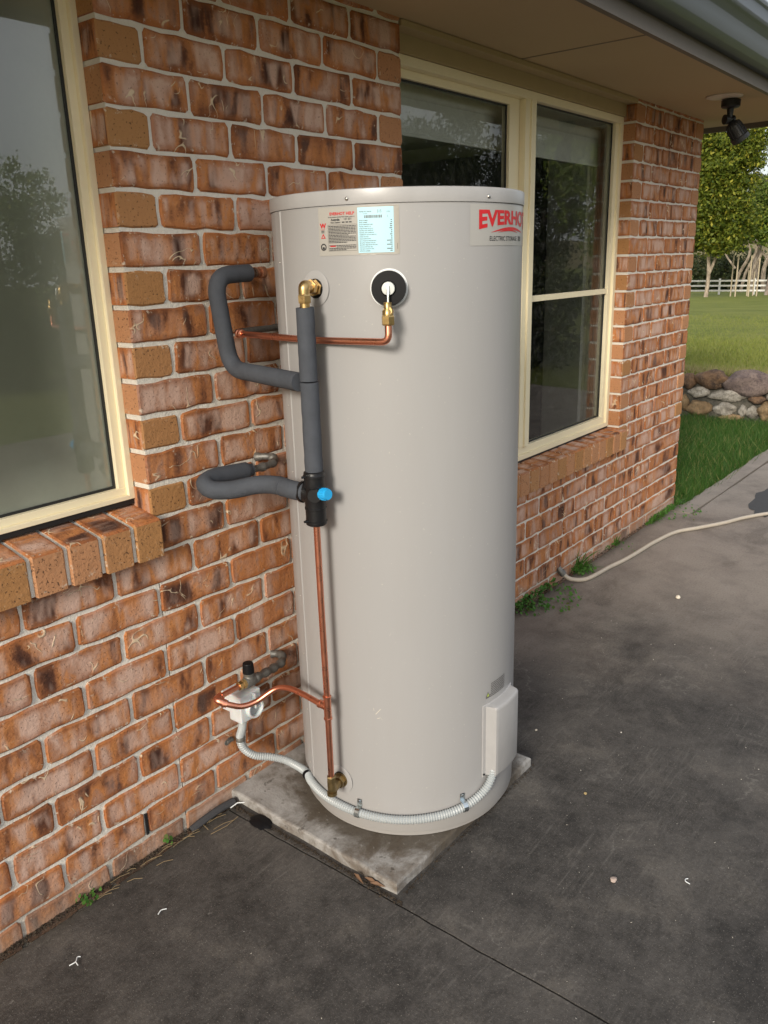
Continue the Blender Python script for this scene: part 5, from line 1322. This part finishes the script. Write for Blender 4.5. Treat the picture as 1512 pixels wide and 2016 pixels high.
# white fence: posts and rails
fn = thing('paddock_fence', 'white three rail timber paddock fence across the far end of the lawn', 'fence', (61.7, 17.3, lawn_z(61.7)))
fb = Vector(fn.location)
A = Vector((50.0, 20.6)); 
p_left = Vector((56.5, 19.8)); p_mid = Vector((61.73, 17.31)); dirn = Vector((8.77, -1.14)).normalized()
pts_f = []
for k in range(-8, 12):
    q = Vector((60.4, 17.62)) + Vector((.62, -1.0)).normalized() * 2.35 * k if False else Vector((61.73, 17.31)) + Vector((.35, -1.0)).normalized() * 2.3 * k
    pts_f.append(q)
for q in pts_f:
    z = lawn_z(q.x); b_ = MB(); b_.box(-.06, .06, -.06, .06, -.1, 1.12, .01); o = b_.build('post', M['fencew'], fn); o.location = Vector((q.x, q.y, z)) - fb
for i in range(len(pts_f) - 1):
    a, c = pts_f[i], pts_f[i + 1]
    for zz in (.28, .62, .96):
        va = Vector((a.x - .075, a.y, lawn_z(a.x) + zz)) - fb; vc = Vector((c.x - .075, c.y, lawn_z(c.x) + zz)) - fb
        V = [va + Vector((-.012, 0, -.06)), va + Vector((.012, 0, -.06)), va + Vector((.012, 0, .06)), va + Vector((-.012, 0, .06))]; V += [vc + Vector((-.012, 0, -.06)), vc + Vector((.012, 0, -.06)), vc + Vector((.012, 0, .06)), vc + Vector((-.012, 0, .06))]
        b_ = MB(); b_.add(V, [(0, 1, 2, 3), (4, 7, 6, 5), (0, 4, 5, 1), (1, 5, 6, 2), (2, 6, 7, 3), (3, 7, 4, 0)]); b_.build('rail', M['fencew'], fn)
# sapling stakes
for i, (x, y, h, lab) in enumerate(((54.97, 14.54, 2.5, 'leftmost thin timber stake before the white fence'), (53.05, 13.71, 2.4, 'second thin stake from the left before the white fence'), (57.0, 14.1, 1.6, 'short stake in the middle of the stake group'), (53.17, 12.97, 2.4, 'thickest pale stake right of the twisted trunks'), (57.2, 13.79, 1.5, 'short stake second from the right of the group'), (55.2, 13.03, 2.3, 'rightmost thin stake of the group'))):
    b_ = MB(); b_.box(-.03, .03, -.035, .035, -.05, h, .004); o = b_.build('garden_stake', M['stake']); o.location = (x, y, lawn_z(x)); tag(o, lab, 'stake', 'stakes round young trees')

# trees across the yard, seen only as reflections in the window panes
rt = random.Random(14)
YL = ['first', 'second', 'third', 'fourth', 'fifth', 'sixth', 'seventh', 'eighth', 'ninth', 'tenth', 'eleventh']
for i in range(11):
    az = R(-18 - i * 7.2); D = rt.uniform(42, 60); x = -1 + math.cos(az) * D; y = -1.5 + math.sin(az) * D; h = rt.uniform(10.0, 12.5) if i < 4 else rt.uniform(5, 6) if i < 5 else (rt.uniform(4, 5.5) if i != 6 else D * .15); w_ = rt.uniform(3.4, 5)
    lab = 'dark tree across the yard mirrored in the panes, %s from the far right' % YL[i] if i != 6 else 'tallest tree across the yard mirrored in the bathroom window'
    tree('yard_tree', lab, (x, y, -.05),
         [([(0, 0, 0), (.2, .1, h * .3), (0, .4, h * .7)], .3, .1)], [(0, 0, h * .45, w_, w_, h * .42), (w_ * .4, w_ * .3, h * .72, w_ * .55, w_ * .55, h * .26), (-w_ * .4, -w_ * .3, h * .66, w_ * .6, w_ * .6, h * .28)], 26000 if i < 4 else 12000, .13, M['leafD'] if i % 3 else M['leafB'], M['barkgrey'], 60 + i, 'trees across the yard', 'tree')

for i in range(9):
    az = R(-14 - i * 8.5); D = rt.uniform(9.5, 11.5); x = -1 + math.cos(az) * D; y = -1.5 + math.sin(az) * D; h = rt.uniform(1.25, 1.75); w_ = rt.uniform(.85, 1.15)
    tree('hedge_shrub', 'dark shrub of the yard hedge mirrored low in the panes, %s from the far right' % YL[i], (x, y, -.05), [([(0, 0, 0), (.03, .02, h * .3), (0, .05, h * .6)], .04, .015)],
         [(0, 0, h * .48, w_, w_, h * .46), (w_ * .3, -w_ * .3, h * .35, w_ * .7, w_ * .7, h * .34)], 9000, .045, M['leafD'], M['barkgrey'], 90 + i, 'shrubs of the yard hedge', 'shrub')
